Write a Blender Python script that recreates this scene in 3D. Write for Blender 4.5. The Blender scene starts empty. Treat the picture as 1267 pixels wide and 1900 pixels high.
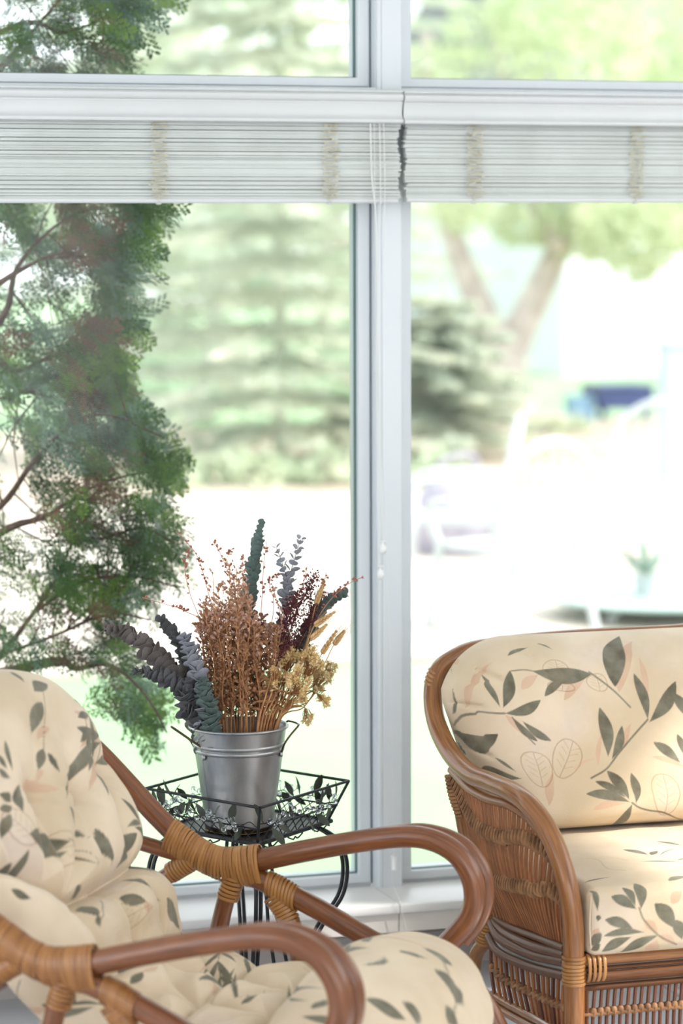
import bpy, math, random
import numpy as np
from mathutils import Vector, Matrix
random.seed(7); rng = np.random.default_rng(7)
R = math.radians
SC = bpy.context.scene
COL = SC.collection

# ------------------------------------------------------------------ camera
CAMZ, YAW, FPX, HORY = 1.82, R(17.0), 5280.0, 438.0
PITCH = math.atan((950 - HORY) / FPX)
ROLL = -0.003
CAM = np.array([0, 0, CAMZ])
_f = np.array([math.sin(YAW) * math.cos(PITCH), math.cos(YAW) * math.cos(PITCH), -math.sin(PITCH)])
_r = np.array([math.cos(YAW), -math.sin(YAW), 0.0])
_u = np.cross(_r, _f)
CR = math.cos(ROLL) * _r + math.sin(ROLL) * _u
CU = -math.sin(ROLL) * _r + math.cos(ROLL) * _u
CF = _f
cam = bpy.data.cameras.new('camera'); camo = bpy.data.objects.new('camera', cam); COL.objects.link(camo)
cam.sensor_fit = 'HORIZONTAL'; cam.sensor_width = 24.0; cam.lens = FPX / 1267 * 24.0
m = Matrix.Identity(4)
for i in range(3):
    m[i][0] = CR[i]; m[i][1] = CU[i]; m[i][2] = -CF[i]; m[i][3] = CAM[i]
camo.matrix_world = m
cam.clip_end = 400; cam.clip_start = .05
cam.dof.use_dof = True; cam.dof.focus_distance = 6.10; cam.dof.aperture_fstop = 2.45
SC.camera = camo

# ------------------------------------------------------------------ light and exposure
SC.view_settings.view_transform = 'Standard'; SC.view_settings.look = 'None'
SC.view_settings.gamma = 1.0; SC.view_settings.use_curve_mapping = False
SC.view_settings.exposure = 0.0
SC.cycles.use_denoising = True
SC.cycles.max_bounces = 8; SC.cycles.transparent_max_bounces = 16
SC.cycles.sample_clamp_indirect = 6.0
w = bpy.data.worlds.new('sky'); SC.world = w; w.use_nodes = True
bg = w.node_tree.nodes['Background']; bg.inputs[0].default_value = (.90, .95, 1.0, 1); bg.inputs[1].default_value = 2.7
def light(name, kind, loc, direction, energy, color=(1, 1, 1), **k):
    l = bpy.data.lights.new(name, kind); o = bpy.data.objects.new(name, l); COL.objects.link(o)
    l.energy = energy; l.color = color
    for a, b in k.items(): setattr(l, a, b)
    o.location = loc; o.rotation_euler = Vector(direction).to_track_quat('-Z', 'Y').to_euler()
    return o
light('sun', 'SUN', (10, -5, 12), (-.80, .30, -.72), 6.2, (1, .95, .87), angle=R(1.5))
# daylight coming in through the big window behind the camera, plus an added fill on the right to brighten seat tops
light('back_window_light', 'AREA', (0.9, -1.9, 1.75), (0, 1, -.08), 50, (.99, .975, .95), shape='RECTANGLE', size=5.0, size_y=2.2)
light('right_fill_light', 'AREA', (4.5, 3.6, 2.15), (-1, .12, -.38), 19, (1.0, .98, .95), shape='RECTANGLE', size=3.6, size_y=1.5)
light('left_window_light', 'AREA', (-2.7, 3.6, 1.7), (1, .1, -.1), 46, (.95, .98, 1.0), shape='RECTANGLE', size=4.0, size_y=2.2)

# ------------------------------------------------------------------ placing helpers
def ray(px, py):
    v = CR * ((px - 633.5) / FPX) + CU * (-(py - 950.0) / FPX) + CF
    return v
def at(px, py, D): return CAM + ray(px, py) * D
def onY(px, py, Y):
    r = ray(px, py); return CAM + r * (Y / r[1])
def onP(px, py, p, n):
    r = ray(px, py); return CAM + r * (np.dot(np.array(p) - CAM, n) / np.dot(r, n))
def proj(P):
    q = np.asarray(P) - CAM
    d = q @ CF
    return np.stack([633.5 + q @ CR / d * FPX, 950 - q @ CU / d * FPX, d], -1)

def sm(pts, n=8):
    """Catmull-Rom through points -> smooth polyline"""
    P = np.array(pts, float)
    if len(P) < 3: 
        t = np.linspace(0, 1, n + 1)[:, None]; return P[0] * (1 - t) + P[-1] * t
    Q = np.vstack([2 * P[0] - P[1], P, 2 * P[-1] - P[-2]])
    out = []
    for i in range(1, len(Q) - 2):
        for k in range(n):
            t = k / n
            a, b, c, d = Q[i - 1], Q[i], Q[i + 1], Q[i + 2]
            out.append(.5 * ((2 * b) + (-a + c) * t + (2 * a - 5 * b + 4 * c - d) * t * t + (-a + 3 * b - 3 * c + d) * t ** 3))
    out.append(P[-1]); return np.array(out)
def resamp(P, n):
    P = np.asarray(P, float); d = np.r_[0, np.cumsum(np.linalg.norm(np.diff(P, axis=0), axis=1))]
    t = np.linspace(0, d[-1], n)
    return np.stack([np.interp(t, d, P[:, i]) for i in range(P.shape[1])], -1)

# ------------------------------------------------------------------ mesh builder (world coordinates)
class MB:
    def __init__(s): s.v = []; s.f = []; s.n = 0; s.t = []
    def add(s, v, f, t=None):
        v = np.asarray(v, float); s.v.append(v)
        s.f.extend([tuple(int(i) + s.n for i in q) for q in f]); s.n += len(v)
        s.t.append(np.zeros((len(v), 3)) if t is None else t)
    def box(s, x0, x1, y0, y1, z0, z1):
        v = [(x, y, z) for x in (x0, x1) for y in (y0, y1) for z in (z0, z1)]
        s.add(v, [(0, 1, 3, 2), (4, 6, 7, 5), (0, 4, 5, 1), (2, 3, 7, 6), (0, 2, 6, 4), (1, 5, 7, 3)])
        return s
    def tube(s, P, r, n=8, cap=True, closed=False, flat=1.0, up=None):
        P = np.asarray(P, float); N = len(P)
        r = np.full(N, r, float) if np.isscalar(r) else np.asarray(r, float)
        if len(r) != N: r = np.interp(np.linspace(0, 1, N), np.linspace(0, 1, len(r)), r)
        if closed: T = np.roll(P, -1, 0) - np.roll(P, 1, 0)
        else: T = np.gradient(P, axis=0)
        T /= np.linalg.norm(T, axis=1)[:, None] + 1e-12
        a = np.array(up if up is not None else ((0, 0, 1) if abs(T[0][2]) < .9 else (1, 0, 0)), float)
        U = np.zeros_like(P); u = a - T[0] * (a @ T[0]); u /= np.linalg.norm(u) + 1e-12
        for i in range(N):
            if up is not None: u = a - T[i] * (a @ T[i])
            else: u = u - T[i] * (u @ T[i])
            u = u / (np.linalg.norm(u) + 1e-12); U[i] = u
        V = np.cross(T, U)
        th = np.arange(n) * 2 * math.pi / n
        c, q = np.cos(th), np.sin(th)
        v = P[:, None] + r[:, None, None] * (U[:, None] * (c[None, :, None] * flat) + V[:, None] * q[None, :, None])
        L = np.r_[0, np.cumsum(np.linalg.norm(np.diff(P, axis=0), axis=1))]
        t = np.stack(np.broadcast_arrays(c[None, :], q[None, :], L[:, None]), -1).reshape(-1, 3)
        f = []
        for i in range(N if closed else N - 1):
            j = (i + 1) % N
            for k in range(n):
                l = (k + 1) % n; f.append((i * n + k, i * n + l, j * n + l, j * n + k))
        if cap and not closed:
            f.append(tuple(range(n - 1, -1, -1))); f.append(tuple((N - 1) * n + k for k in range(n)))
        s.add(v.reshape(-1, 3), f, t); return s
    def lathe(s, prof, c, n=32, axis=None, wob=0):
        """prof: list of (r, h); axis z by default"""
        prof = np.asarray(prof, float); th = np.arange(n) * 2 * math.pi / n
        if axis is None: A, X, Y = np.array((0, 0, 1.)), np.array((1., 0, 0)), np.array((0, 1., 0))
        else:
            A = np.asarray(axis, float); A = A / np.linalg.norm(A)
            X = np.cross(A, (0, 0, 1) if abs(A[2]) < .9 else (1, 0, 0)); X /= np.linalg.norm(X); Y = np.cross(A, X)
        v = np.asarray(c)[None, None] + prof[:, 0][:, None, None] * (X * np.cos(th)[None, :, None] + Y * np.sin(th)[None, :, None]) + prof[:, 1][:, None, None] * A
        f = []
        for i in range(len(prof) - 1):
            for k in range(n):
                l = (k + 1) % n; f.append((i * n + k, i * n + l, (i + 1) * n + l, (i + 1) * n + k))
        t = np.zeros((len(prof) * n, 3)); t[:, 2] = np.repeat(prof[:, 1], n); t[:, 0] = np.tile(np.cos(th), len(prof)); t[:, 1] = np.tile(np.sin(th), len(prof))
        s.add(v.reshape(-1, 3), f, t); return s
    def ball(s, c, r, n=8, k=5, sc=(1, 1, 1)):
        ph = np.linspace(0, math.pi, k + 1)
        return s.lathe([(max(r * math.sin(p), 1e-5), -r * math.cos(p)) for p in ph], c, n)
    def extrude(s, prof, x0, x1, lip=0):
        """prof list of (y,z) closed polygon, extruded in x"""
        n = len(prof); v = [(x0, y, z) for y, z in prof] + [(x1, y, z) for y, z in prof]
        f = [(i, (i + 1) % n, n + (i + 1) % n, n + i) for i in range(n)] + [tuple(range(n))[::-1], tuple(range(n, 2 * n))]
        s.add(v, f); return s
    def leaf(s, base, tip, nrm, w, fold=.0, curl=.1, n=4, th=0):
        """closed thin leaf between base and tip"""
        b, t = np.asarray(base, float), np.asarray(tip, float); ax = t - b; L = np.linalg.norm(ax); ax = ax / (L + 1e-9)
        nr = np.asarray(nrm, float); nr = nr - ax * (nr @ ax); nr /= np.linalg.norm(nr) + 1e-9; sd = np.cross(ax, nr)
        rows = []
        for i in range(n + 1):
            q = i / n; hw = w * .5 * math.sin(math.pi * min(max(q, .03), .97)) ** .75
            c = b + ax * L * q - nr * curl * L * (q ** 2)
            rows += [c - sd * hw + nr * fold * hw, c, c + sd * hw + nr * fold * hw]
        f = []
        for i in range(n):
            for k in range(2): a = i * 3 + k; f.append((a, a + 1, a + 4, a + 3))
        s.add(rows, f); return s
    def mesh(s, name, mat=None, off=(0, 0, 0), smooth=True, print_attr=None):
        me = bpy.data.meshes.new(name)
        V = np.concatenate(s.v) - np.asarray(off)
        me.from_pydata(V.tolist(), [], s.f)
        if smooth: me.polygons.foreach_set('use_smooth', [True] * len(me.polygons))
        if smooth and V.shape[0] < 60000 and smooth != 'all': me.set_sharp_from_angle(angle=R(40))
        a = me.attributes.new('tuv', 'FLOAT_VECTOR', 'POINT'); a.data.foreach_set('vector', np.concatenate(s.t).astype('f').ravel())
        if mat: me.materials.append(mat)
        me.update(); return me
    def build(s, name, mat, parent=None, smooth=True, **tags):
        loc = np.array(WL.get(parent.name, (0, 0, 0))) if parent else np.zeros(3)
        if parent is None and tags.get('kind') != 'structure' and s.v:
            V = np.concatenate(s.v); loc = np.array([V[:, 0].mean(), V[:, 1].mean(), V[:, 2].min()])
        me = s.mesh(name, mat, loc, smooth)
        o = bpy.data.objects.new(name, me); COL.objects.link(o)
        if parent: o.parent = parent
        else: o.location = loc
        WL[o.name] = tuple(loc)
        for k, v in tags.items():
            if v: o[k] = v
        return o
WL = {}
def thing(name, loc, label, category, group=None, kind=None):
    o = bpy.data.objects.new(name, None); COL.objects.link(o); o.location = loc; WL[o.name] = tuple(loc)
    o['label'] = label; o['category'] = category
    if group: o['group'] = group
    if kind: o['kind'] = kind
    return o
def place(name, me, parent, M, **tags):
    """shared mesh, local matrix M given in world coordinates"""
    o = bpy.data.objects.new(name, me); COL.objects.link(o)
    loc = WL.get(parent.name, (0, 0, 0)) if parent else (0, 0, 0)
    M = Matrix.Translation(Vector([-c for c in loc])) @ M
    if parent: o.parent = parent
    o.matrix_local = M
    for k, v in tags.items():
        if v: o[k] = v
    return o
def frame_m(p, x, y, z, s=1.0):
    m = Matrix.Identity(4)
    for i in range(3): m[i][0] = x[i] * s; m[i][1] = y[i] * s; m[i][2] = z[i] * s; m[i][3] = p[i]
    return m
def nrmz(v): v = np.asarray(v, float); return v / (np.linalg.norm(v) + 1e-12)

# ------------------------------------------------------------------ materials
def lin(c):
    return tuple([(x / 255 / 12.92 if x / 255 <= .04045 else ((x / 255 + .055) / 1.055) ** 2.4) for x in c]) + (1,)
def mat(name, c1, c2=None, rough=.5, metal=0.0, scale=8, bump=0.0, bscale=None, coords='Object', stretch=(1, 1, 1), detail=4, spec=.5, coat=0, sub=0, trans=0, lo=.35, hi=.65, rnd=0.0, transl=0):
    m = bpy.data.materials.new(name); m.use_nodes = True; nt = m.node_tree; N = nt.nodes; L = nt.links
    b = N['Principled BSDF']; b.inputs['Roughness'].default_value = rough; b.inputs['Metallic'].default_value = metal
    b.inputs['Specular IOR Level'].default_value = spec; b.inputs['Coat Weight'].default_value = coat; b.inputs['Coat Roughness'].default_value = .10
    b.inputs['Transmission Weight'].default_value = trans
    tc = N.new('ShaderNodeTexCoord'); mp = N.new('ShaderNodeMapping'); mp.inputs['Scale'].default_value = stretch
    if coords == 'tuv':
        at_ = N.new('ShaderNodeAttribute'); at_.attribute_name = 'tuv'; L.new(at_.outputs['Vector'], mp.inputs['Vector'])
    else: L.new(tc.outputs[coords], mp.inputs['Vector'])
    no = N.new('ShaderNodeTexNoise'); no.inputs['Scale'].default_value = scale; no.inputs['Detail'].default_value = detail; L.new(mp.outputs[0], no.inputs['Vector'])
    rp = N.new('ShaderNodeValToRGB'); L.new(no.outputs[0], rp.inputs[0])
    rp.color_ramp.elements[0].position = lo; rp.color_ramp.elements[1].position = hi
    rp.color_ramp.elements[0].color = lin(c1); rp.color_ramp.elements[1].color = lin(c2 or c1)
    out = rp.outputs[0]
    if rnd:
        oi = N.new('ShaderNodeObjectInfo'); mr = N.new('ShaderNodeMapRange'); mr.inputs[3].default_value = 1 - rnd; mr.inputs[4].default_value = 1 + rnd
        L.new(oi.outputs['Random'], mr.inputs[0]); hs = N.new('ShaderNodeHueSaturation'); L.new(mr.outputs[0], hs.inputs['Value']); L.new(out, hs.inputs['Color']); out = hs.outputs[0]
    L.new(out, b.inputs['Base Color'])
    if bump:
        n2 = N.new('ShaderNodeTexNoise'); n2.inputs['Scale'].default_value = bscale or scale * 3; n2.inputs['Detail'].default_value = 3; L.new(mp.outputs[0], n2.inputs['Vector'])
        bp = N.new('ShaderNodeBump'); bp.inputs['Strength'].default_value = bump; bp.inputs['Distance'].default_value = .01; L.new(n2.outputs[0], bp.inputs['Height']); L.new(bp.outputs[0], b.inputs['Normal'])
    if transl:
        tl = N.new('ShaderNodeBsdfTranslucent'); L.new(out, tl.inputs[0]); mx = N.new('ShaderNodeMixShader'); mx.inputs[0].default_value = transl
        L.new(b.outputs[0], mx.inputs[1]); L.new(tl.outputs[0], mx.inputs[2]); L.new(mx.outputs[0], N['Material Output'].inputs[0])
    return m
M_ = {}
M_['white'] = mat('white_paint', (214, 217, 218), (208, 211, 212), .35, scale=3)
M_['vinyl'] = mat('white_vinyl_frame', (222, 227, 232), (216, 222, 228), .4, scale=3)
M_['sill'] = mat('white_sill', (232, 231, 231), (226, 225, 225), .3, scale=4)
M_['wallgrey'] = mat('shaded_grey_wall_paint', (188, 182, 178), (182, 176, 172), .7, scale=3)  # wall tone greyed: shade below the sill is put into the colour
M_['wall'] = mat('warm_white_wall', (226, 220, 214), (220, 214, 208), .8, scale=2)
M_['ceil'] = mat('ceiling_white', (232, 232, 230), None, .9)
M_['gasket'] = mat('teal_gasket', (70, 105, 108), (60, 95, 98), .5)
M_['tile'] = mat('pale_tile', (206, 208, 212), (192, 194, 199), .25, scale=5, rnd=.03)
M_['grout'] = mat('grout', (120, 116, 112), None, .9)
M_['slat'] = mat('white_slat', (214, 219, 217), (204, 209, 206), .45, scale=6, rnd=.05)
M_['cord'] = mat('ladder_cord', (216, 211, 192), (198, 193, 172), .9, scale=60)
M_['pcord'] = mat('pull_cord', (224, 226, 224), None, .6)
M_['tassel'] = mat('tassel_plastic', (238, 240, 240), None, .25)
def rattan(name, a, b, rough=.36, coat=.42, sc=2.0):
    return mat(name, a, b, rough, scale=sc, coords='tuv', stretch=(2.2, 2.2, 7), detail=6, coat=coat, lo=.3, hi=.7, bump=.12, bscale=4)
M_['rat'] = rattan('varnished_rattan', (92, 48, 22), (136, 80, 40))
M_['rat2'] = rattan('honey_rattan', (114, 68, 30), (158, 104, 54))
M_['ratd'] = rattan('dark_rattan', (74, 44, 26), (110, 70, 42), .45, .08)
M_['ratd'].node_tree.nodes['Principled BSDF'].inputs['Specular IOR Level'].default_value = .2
M_['rod'] = mat('wicker_rod', (120, 72, 38), (160, 104, 62), .5, scale=3, coords='tuv', stretch=(1, 1, 12), rnd=.18, bump=.2)
M_['rodd'] = mat('dark_wicker_rod', (84, 48, 36), (112, 68, 48), .5, scale=3, coords='tuv', stretch=(1, 1, 12), rnd=.15)
M_['braid'] = mat('wicker_braid', (116, 82, 58), (164, 122, 86), .6, scale=30, spec=.25)
M_['cane'] = mat('cane_wrap', (142, 94, 46), (180, 128, 72), .38, scale=6, coords='tuv', coat=.25, rnd=.05)
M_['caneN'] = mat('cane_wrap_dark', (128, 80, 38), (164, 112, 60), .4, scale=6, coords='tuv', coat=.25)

def fabric(name):
    m = bpy.data.materials.new(name); m.use_nodes = True; nt = m.node_tree; N = nt.nodes; L = nt.links
    b = N['Principled BSDF']; b.inputs['Roughness'].default_value = .75; b.inputs['Specular IOR Level'].default_value = .25
    b.inputs['Sheen Weight'].default_value = .15
    tc = N.new('ShaderNodeTexCoord')
    def noise(sc, d=4, st=None):
        n = N.new('ShaderNodeTexNoise'); n.inputs['Scale'].default_value = sc; n.inputs['Detail'].default_value = d
        if st:
            mp = N.new('ShaderNodeMapping'); mp.inputs['Scale'].default_value = st; L.new(tc.outputs['Object'], mp.inputs[0]); L.new(mp.outputs[0], n.inputs['Vector'])
        else: L.new(tc.outputs['Object'], n.inputs['Vector'])
        return n.outputs[0]
    def ramp(src, p0, c0, p1, c1):
        r = N.new('ShaderNodeValToRGB'); L.new(src, r.inputs[0]); e = r.color_ramp.elements
        e[0].position = p0; e[0].color = c0; e[1].position = p1; e[1].color = c1; return r.outputs[0]
    def mix(fac, a, c, k=1.0):
        x = N.new('ShaderNodeMix'); x.data_type = 'RGBA'
        if k != 1.0:
            mm = N.new('ShaderNodeMath'); mm.operation = 'MULTIPLY'; mm.inputs[1].default_value = k; L.new(fac, mm.inputs[0]); fac = mm.outputs[0]
        L.new(fac, x.inputs[0]); L.new(a, x.inputs[6]); L.new(c, x.inputs[7]); return x.outputs[2]
    base = ramp(noise(5, 5), .35, lin((203, 183, 154)), .68, lin((224, 206, 182)))
    patch = ramp(noise(7, 6, (1, 1, .5)), .56, (0, 0, 0, 1), .70, (1, 1, 1, 1))
    col = mix(patch, base, ramp(noise(60, 3), .3, lin((204, 188, 178)), .7, lin((216, 200, 192))), .55)
    at_ = N.new('ShaderNodeAttribute'); at_.attribute_name = 'print'; sp = N.new('ShaderNodeSeparateColor'); L.new(at_.outputs['Color'], sp.inputs[0])
    col = mix(sp.outputs[1], col, ramp(noise(14), .3, lin((190, 150, 122)), .7, lin((206, 172, 148))), .75)
    col = mix(sp.outputs[0], col, ramp(noise(26, 5), .3, lin((74, 72, 56)), .72, lin((124, 122, 106))), .93)
    col = mix(sp.outputs[2], col, ramp(noise(20), .3, lin((120, 88, 54)), .7, lin((160, 126, 86))), .8)
    L.new(col, b.inputs['Base Color'])
    wv = noise(420, 1); bp = N.new('ShaderNodeBump'); bp.inputs['Strength'].default_value = .18; bp.inputs['Distance'].default_value = .002
    L.new(wv, bp.inputs['Height']); L.new(bp.outputs[0], b.inputs['Normal'])
    return m
M_['fab'] = fabric('leaf_print_cotton')
# ================================================================== ROOM
YM = at(712, 950, 7.0)[1]                    # inner face of the mullion
def X(px, Y, py=950): return onY(px, py, Y)[0]
def Z(py, Y, px=633): return onY(px, py, Y)[2]
XL, XR, YB, ZC = -2.75, 4.6, -2.2, 3.05
mx0, mx1 = X(699, YM), X(746, YM)             # mullion face edges
YS = YM + .035                                # sash face
zsill = Z(1642, YM, 715)
ztr0, ztr1 = Z(372, YM) - .02, Z(150, YM)      # lintel zone behind the blinds
ztop = 2.86
# floor with separate tiles
fl = MB().box(XL, XR, YB, YM + .25, -.12, -.006).build('floor', M_['grout'], kind='structure', label='pale grout bed under the large floor tiles')
ts = .42
tile = MB(); b = .003
tile.add([(b, b, -.006), (ts - b, b, -.006), (ts - b, ts - b, -.006), (b, ts - b, -.006), (b + .002, b + .002, 0), (ts - b - .002, b + .002, 0), (ts - b - .002, ts - b - .002, 0), (b + .002, ts - b - .002, 0)],
         [(4, 5, 6, 7), (0, 1, 5, 4), (1, 2, 6, 5), (2, 3, 7, 6), (3, 0, 4, 7)])
tme = tile.mesh('floor_tile', M_['tile'], smooth=False)
nx, ny = int((XR - XL) / ts), int((YM + .1 - YB) / ts)
far = MB()
for i in range(nx):
    for j in range(ny):
        x, y = XL + .02 + i * ts, YM + .10 - (j + 1) * ts
        place('floor_tile', tme, fl, Matrix.Translation((x, y, 0)))
# walls
MB().box(XL - .12, XL, YB, YM + .25, 0, .25).box(XL - .12, XL, YB, YM + .25, 2.75, ZC).box(XL - .12, XL, YB, 1.4, .25, 2.75).box(XL - .12, XL, 5.9, YM + .25, .25, 2.75).build('wall_left', M_['wall'], kind='structure')
MB().box(XR, XR + .12, YB, YM + .25, 0, 1.3).box(XR, XR + .12, YB, YM + .25, 2.85, ZC).box(XR, XR + .12, YB, 1.7, 1.3, 2.85).box(XR, XR + .12, 5.5, YM + .25, 1.3, 2.85).build('wall_right', M_['wall'], kind='structure')
MB().box(XL, XR, YB - .12, YB, 0, .5).box(XL, XR, YB - .12, YB, 2.85, ZC).box(XL, -1.8, YB - .12, YB, .5, 2.85).box(3.6, XR, YB - .12, YB, .5, 2.85).build('wall_back', M_['wall'], kind='structure')
MB().box(XL - .5, XR + .5, YB - .5, YM + .55, ZC, ZC + .15).build('ceiling', M_['ceil'], kind='structure')
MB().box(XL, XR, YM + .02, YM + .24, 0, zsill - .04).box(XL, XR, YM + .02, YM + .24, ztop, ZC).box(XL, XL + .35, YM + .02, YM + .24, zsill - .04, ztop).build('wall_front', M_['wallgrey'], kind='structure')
# sill ledge: two boards meeting at the mullion, with an apron box below
YA = YM - .19
zs = zsill
xj = X(742, YA, 1670)
yb = YA
apz = Z(1738, YA, 650)
t3 = MB()
for a, c in ((XL, xj - .001), (xj + .001, XR)):
    t3.extrude([(YM + .02, zs - .006), (YM + .02, zs - .03), (YA + .006, zs - .03), (YA, zs - .026), (YA - .002, zs - .018), (YA + .002, zs - .008), (YA + .012, zs - .004)], a, c)
t3.build('trim_1', M_['sill'], kind='structure', label='white window sill boards with a rounded nose')
t4 = MB()
for a, c in ((XL, xj - .0012), (xj + .0012, XR)): t4.box(a, c, YA + .008, YM + .02, apz, zs - .03)
t4.build('trim_2', M_['wall'], kind='structure', label='plain apron box under the window sill')
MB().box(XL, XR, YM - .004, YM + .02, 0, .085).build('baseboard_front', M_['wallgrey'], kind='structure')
# mullion, with grooves
mu = MB()
pf = [(mx0, YM + .2), (mx0, YM + .008), (mx0 + .003, YM + .008), (mx0 + .003, YM + .002), (mx0 + .005, YM), (mx0 + .012, YM), (mx0 + .0125, YM + .002), (mx0 + .014, YM + .002), (mx0 + .0145, YM),
      (mx1 - .002, YM), (mx1, YM + .002), (mx1, YM + .2)]
v = [(x, y, zs - .006) for x, y in pf] + [(x, y, ztop) for x, y in pf]; n = len(pf)
mu.add(v, [(i, (i + 1) % n, n + (i + 1) % n, n + i) for i in range(n)] + [tuple(range(n))[::-1], tuple(range(n, 2 * n))])
mu.build('trim_3', M_['vinyl'], kind='structure', smooth=False, label='white mullion post between the two tall windows')
MB().box(XL + .35, XR - .2, YM + .004, YM + .2, ztr0 + .075, ztr1 - .015).build('trim_4', M_['vinyl'], kind='structure', label='white transom beam behind the blinds')
YG = YS + .035
def glass_mat():
    m = bpy.data.materials.new('window_glass'); m.use_nodes = True; nt = m.node_tree; N = nt.nodes; L = nt.links; N.clear()
    out = N.new('ShaderNodeOutputMaterial'); tr = N.new('ShaderNodeBsdfTransparent'); tr.inputs[0].default_value = (.97, .985, .98, 1)
    gl = N.new('ShaderNodeBsdfGlossy'); gl.inputs['Roughness'].default_value = .02; fr = N.new('ShaderNodeFresnel'); fr.inputs[0].default_value = 1.22
    mx = N.new('ShaderNodeMixShader'); L.new(fr.outputs[0], mx.inputs[0]); L.new(tr.outputs[0], mx.inputs[1]); L.new(gl.outputs[0], mx.inputs[2])
    # specks of dust, and a faint film painted in for veiling glare
    tc = N.new('ShaderNodeTexCoord'); vo = N.new('ShaderNodeTexVoronoi'); vo.inputs['Scale'].default_value = 9; L.new(tc.outputs['Object'], vo.inputs['Vector'])
    lt = N.new('ShaderNodeMath'); lt.operation = 'LESS_THAN'; lt.inputs[1].default_value = .022; L.new(vo.outputs['Distance'], lt.inputs[0])
    ns = N.new('ShaderNodeTexNoise'); ns.inputs['Scale'].default_value = 2.2; L.new(tc.outputs['Object'], ns.inputs['Vector'])
    mr = N.new('ShaderNodeMapRange'); mr.inputs[1].default_value = .45; mr.inputs[2].default_value = .75; mr.inputs[3].default_value = .006; mr.inputs[4].default_value = .022; L.new(ns.outputs[0], mr.inputs[0])
    ad = N.new('ShaderNodeMath'); ad.operation = 'MULTIPLY_ADD'; ad.inputs[1].default_value = .6; L.new(lt.outputs[0], ad.inputs[0]); L.new(mr.outputs[0], ad.inputs[2])
    df = N.new('ShaderNodeBsdfTranslucent'); df.inputs[0].default_value = (.95, .97, .97, 1); m2 = N.new('ShaderNodeMixShader')
    L.new(ad.outputs[0], m2.inputs[0]); L.new(mx.outputs[0], m2.inputs[1]); L.new(df.outputs[0], m2.inputs[2]); L.new(m2.outputs[0], out.inputs[0])
    return m
M_['glass'] = glass_mat()
def window(i, x0, x1, z0, z1, desc, ww=.033, wh=.026):
    """sash with stepped profile: outer frame, glazing bead, gasket, pane"""
    f = MB()
    def ring(a, c, lo, hi, y0, y1, wx, wz):
        f.box(a, a + wx, y0, y1, lo, hi); f.box(c - wx, c, y0, y1, lo, hi); f.box(a + wx, c - wx, y0, y1, lo, lo + wz); f.box(a + wx, c - wx, y0, y1, hi - wz, hi)
    ring(x0, x1, z0, z1, YS + .012, YS + .09, .012, .014)
    ring(x0 + .006, x1 - .006, z0 + .014, z1 - .014, YS, YS + .075, ww - .006, wh - .006)
    wdw = f.build('window_%d' % i, M_['vinyl'], kind='structure', label=desc, smooth=False)
    a, c, lo, hi = x0 + ww, x1 - ww, z0 + .014 + wh - .006, z1 - .014 - wh + .006
    g = MB(); f = g
    ring(a - .001, c + .001, lo - .001, hi + .001, YG - .014, YG - .002, .0045, .0035)
    g.build('gasket', M_['gasket'], wdw, smooth=False)
    MB().box(a - .004, c + .004, YG, YG + .006, lo - .004, hi + .004).build('pane', M_['glass'], wdw, smooth=False)
    return a, c, lo, hi
xa, xb = mx0 - .002, mx1 + .002
window(1, xa - 1.75, xa, zs - .012, ztr0 + .075, 'tall clear window pane left of the mullion below the blind')
window(2, xb, xb + 1.75, zs - .012, ztr0 + .075, 'tall clear window pane right of the mullion below the blind')
window(3, xa - 1.75, xa, ztr1 - .024, ztop, 'transom window pane above the left blind')
window(4, xb, xb + 1.75, ztr1 - .024, ztop, 'transom window pane above the right blind')
for k, xx in enumerate((xa - 1.75 - .075, xb + 1.75)):
    MB().box(xx, xx + .075, YM, YM + .2, zs - .006, ztop).build('trim_%d' % (5 + k), M_['vinyl'], kind='structure')
# out of view beyond these posts the window row goes on to the right
if True:
    x2 = xb + 1.75 + .075
    window(5, x2, XR - .002, zs - .012, ztr0 + .04, 'tall window farther right along the same wall')
    window(6, x2, XR - .002, ztr1 - .034, ztop, 'transom window farther right along the same wall')
    MB().box(XL + .35, xa - 1.75 - .075, YM + .02, YM + .2, zs - .05, ztop).build('wall_front_left', M_['wall'], kind='structure')

# ------------------------------------------------------------------ blinds with valances
YV = YM - .085
zv0, zv1 = Z(228, YV), Z(166, YV)
H = zv1 - zv0
def valance(mb, x0, x1, dy=0, dz=0):
    pr = [(0, 1.0), (-.008, 1.0), (-.0125, .985), (-.014, .955), (-.013, .93), (-.009, .912), (-.0088, .905), (-.014, .89), (-.0175, .84), (-.0175, .78), (-.014, .70), (-.010, .665), (-.0085, .655), (-.011, .64), (-.011, .60), (-.009, .59),
          (-.006, .50), (-.004, .38), (-.004, .27), (-.006, .20), (-.011, .15), (-.0155, .11), (-.0165, .06), (-.015, .02), (-.011, 0), (0, 0)]
    mb.extrude([(YV + y + dy, zv0 + t * H + dz) for y, t in pr], x0, x1)
    mb.box(x0, x0 + .008, YV + dy - .002, YM + .0, zv0 + dz, zv1 + dz); mb.box(x1 - .008, x1, YV + dy - .002, YM + .0, zv0 + dz, zv1 + dz)
    mb.box(x0, x1, YV + dy, YM, zv1 + dz - .012, zv1 + dz - .004)
YBL = YM - .055
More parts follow.
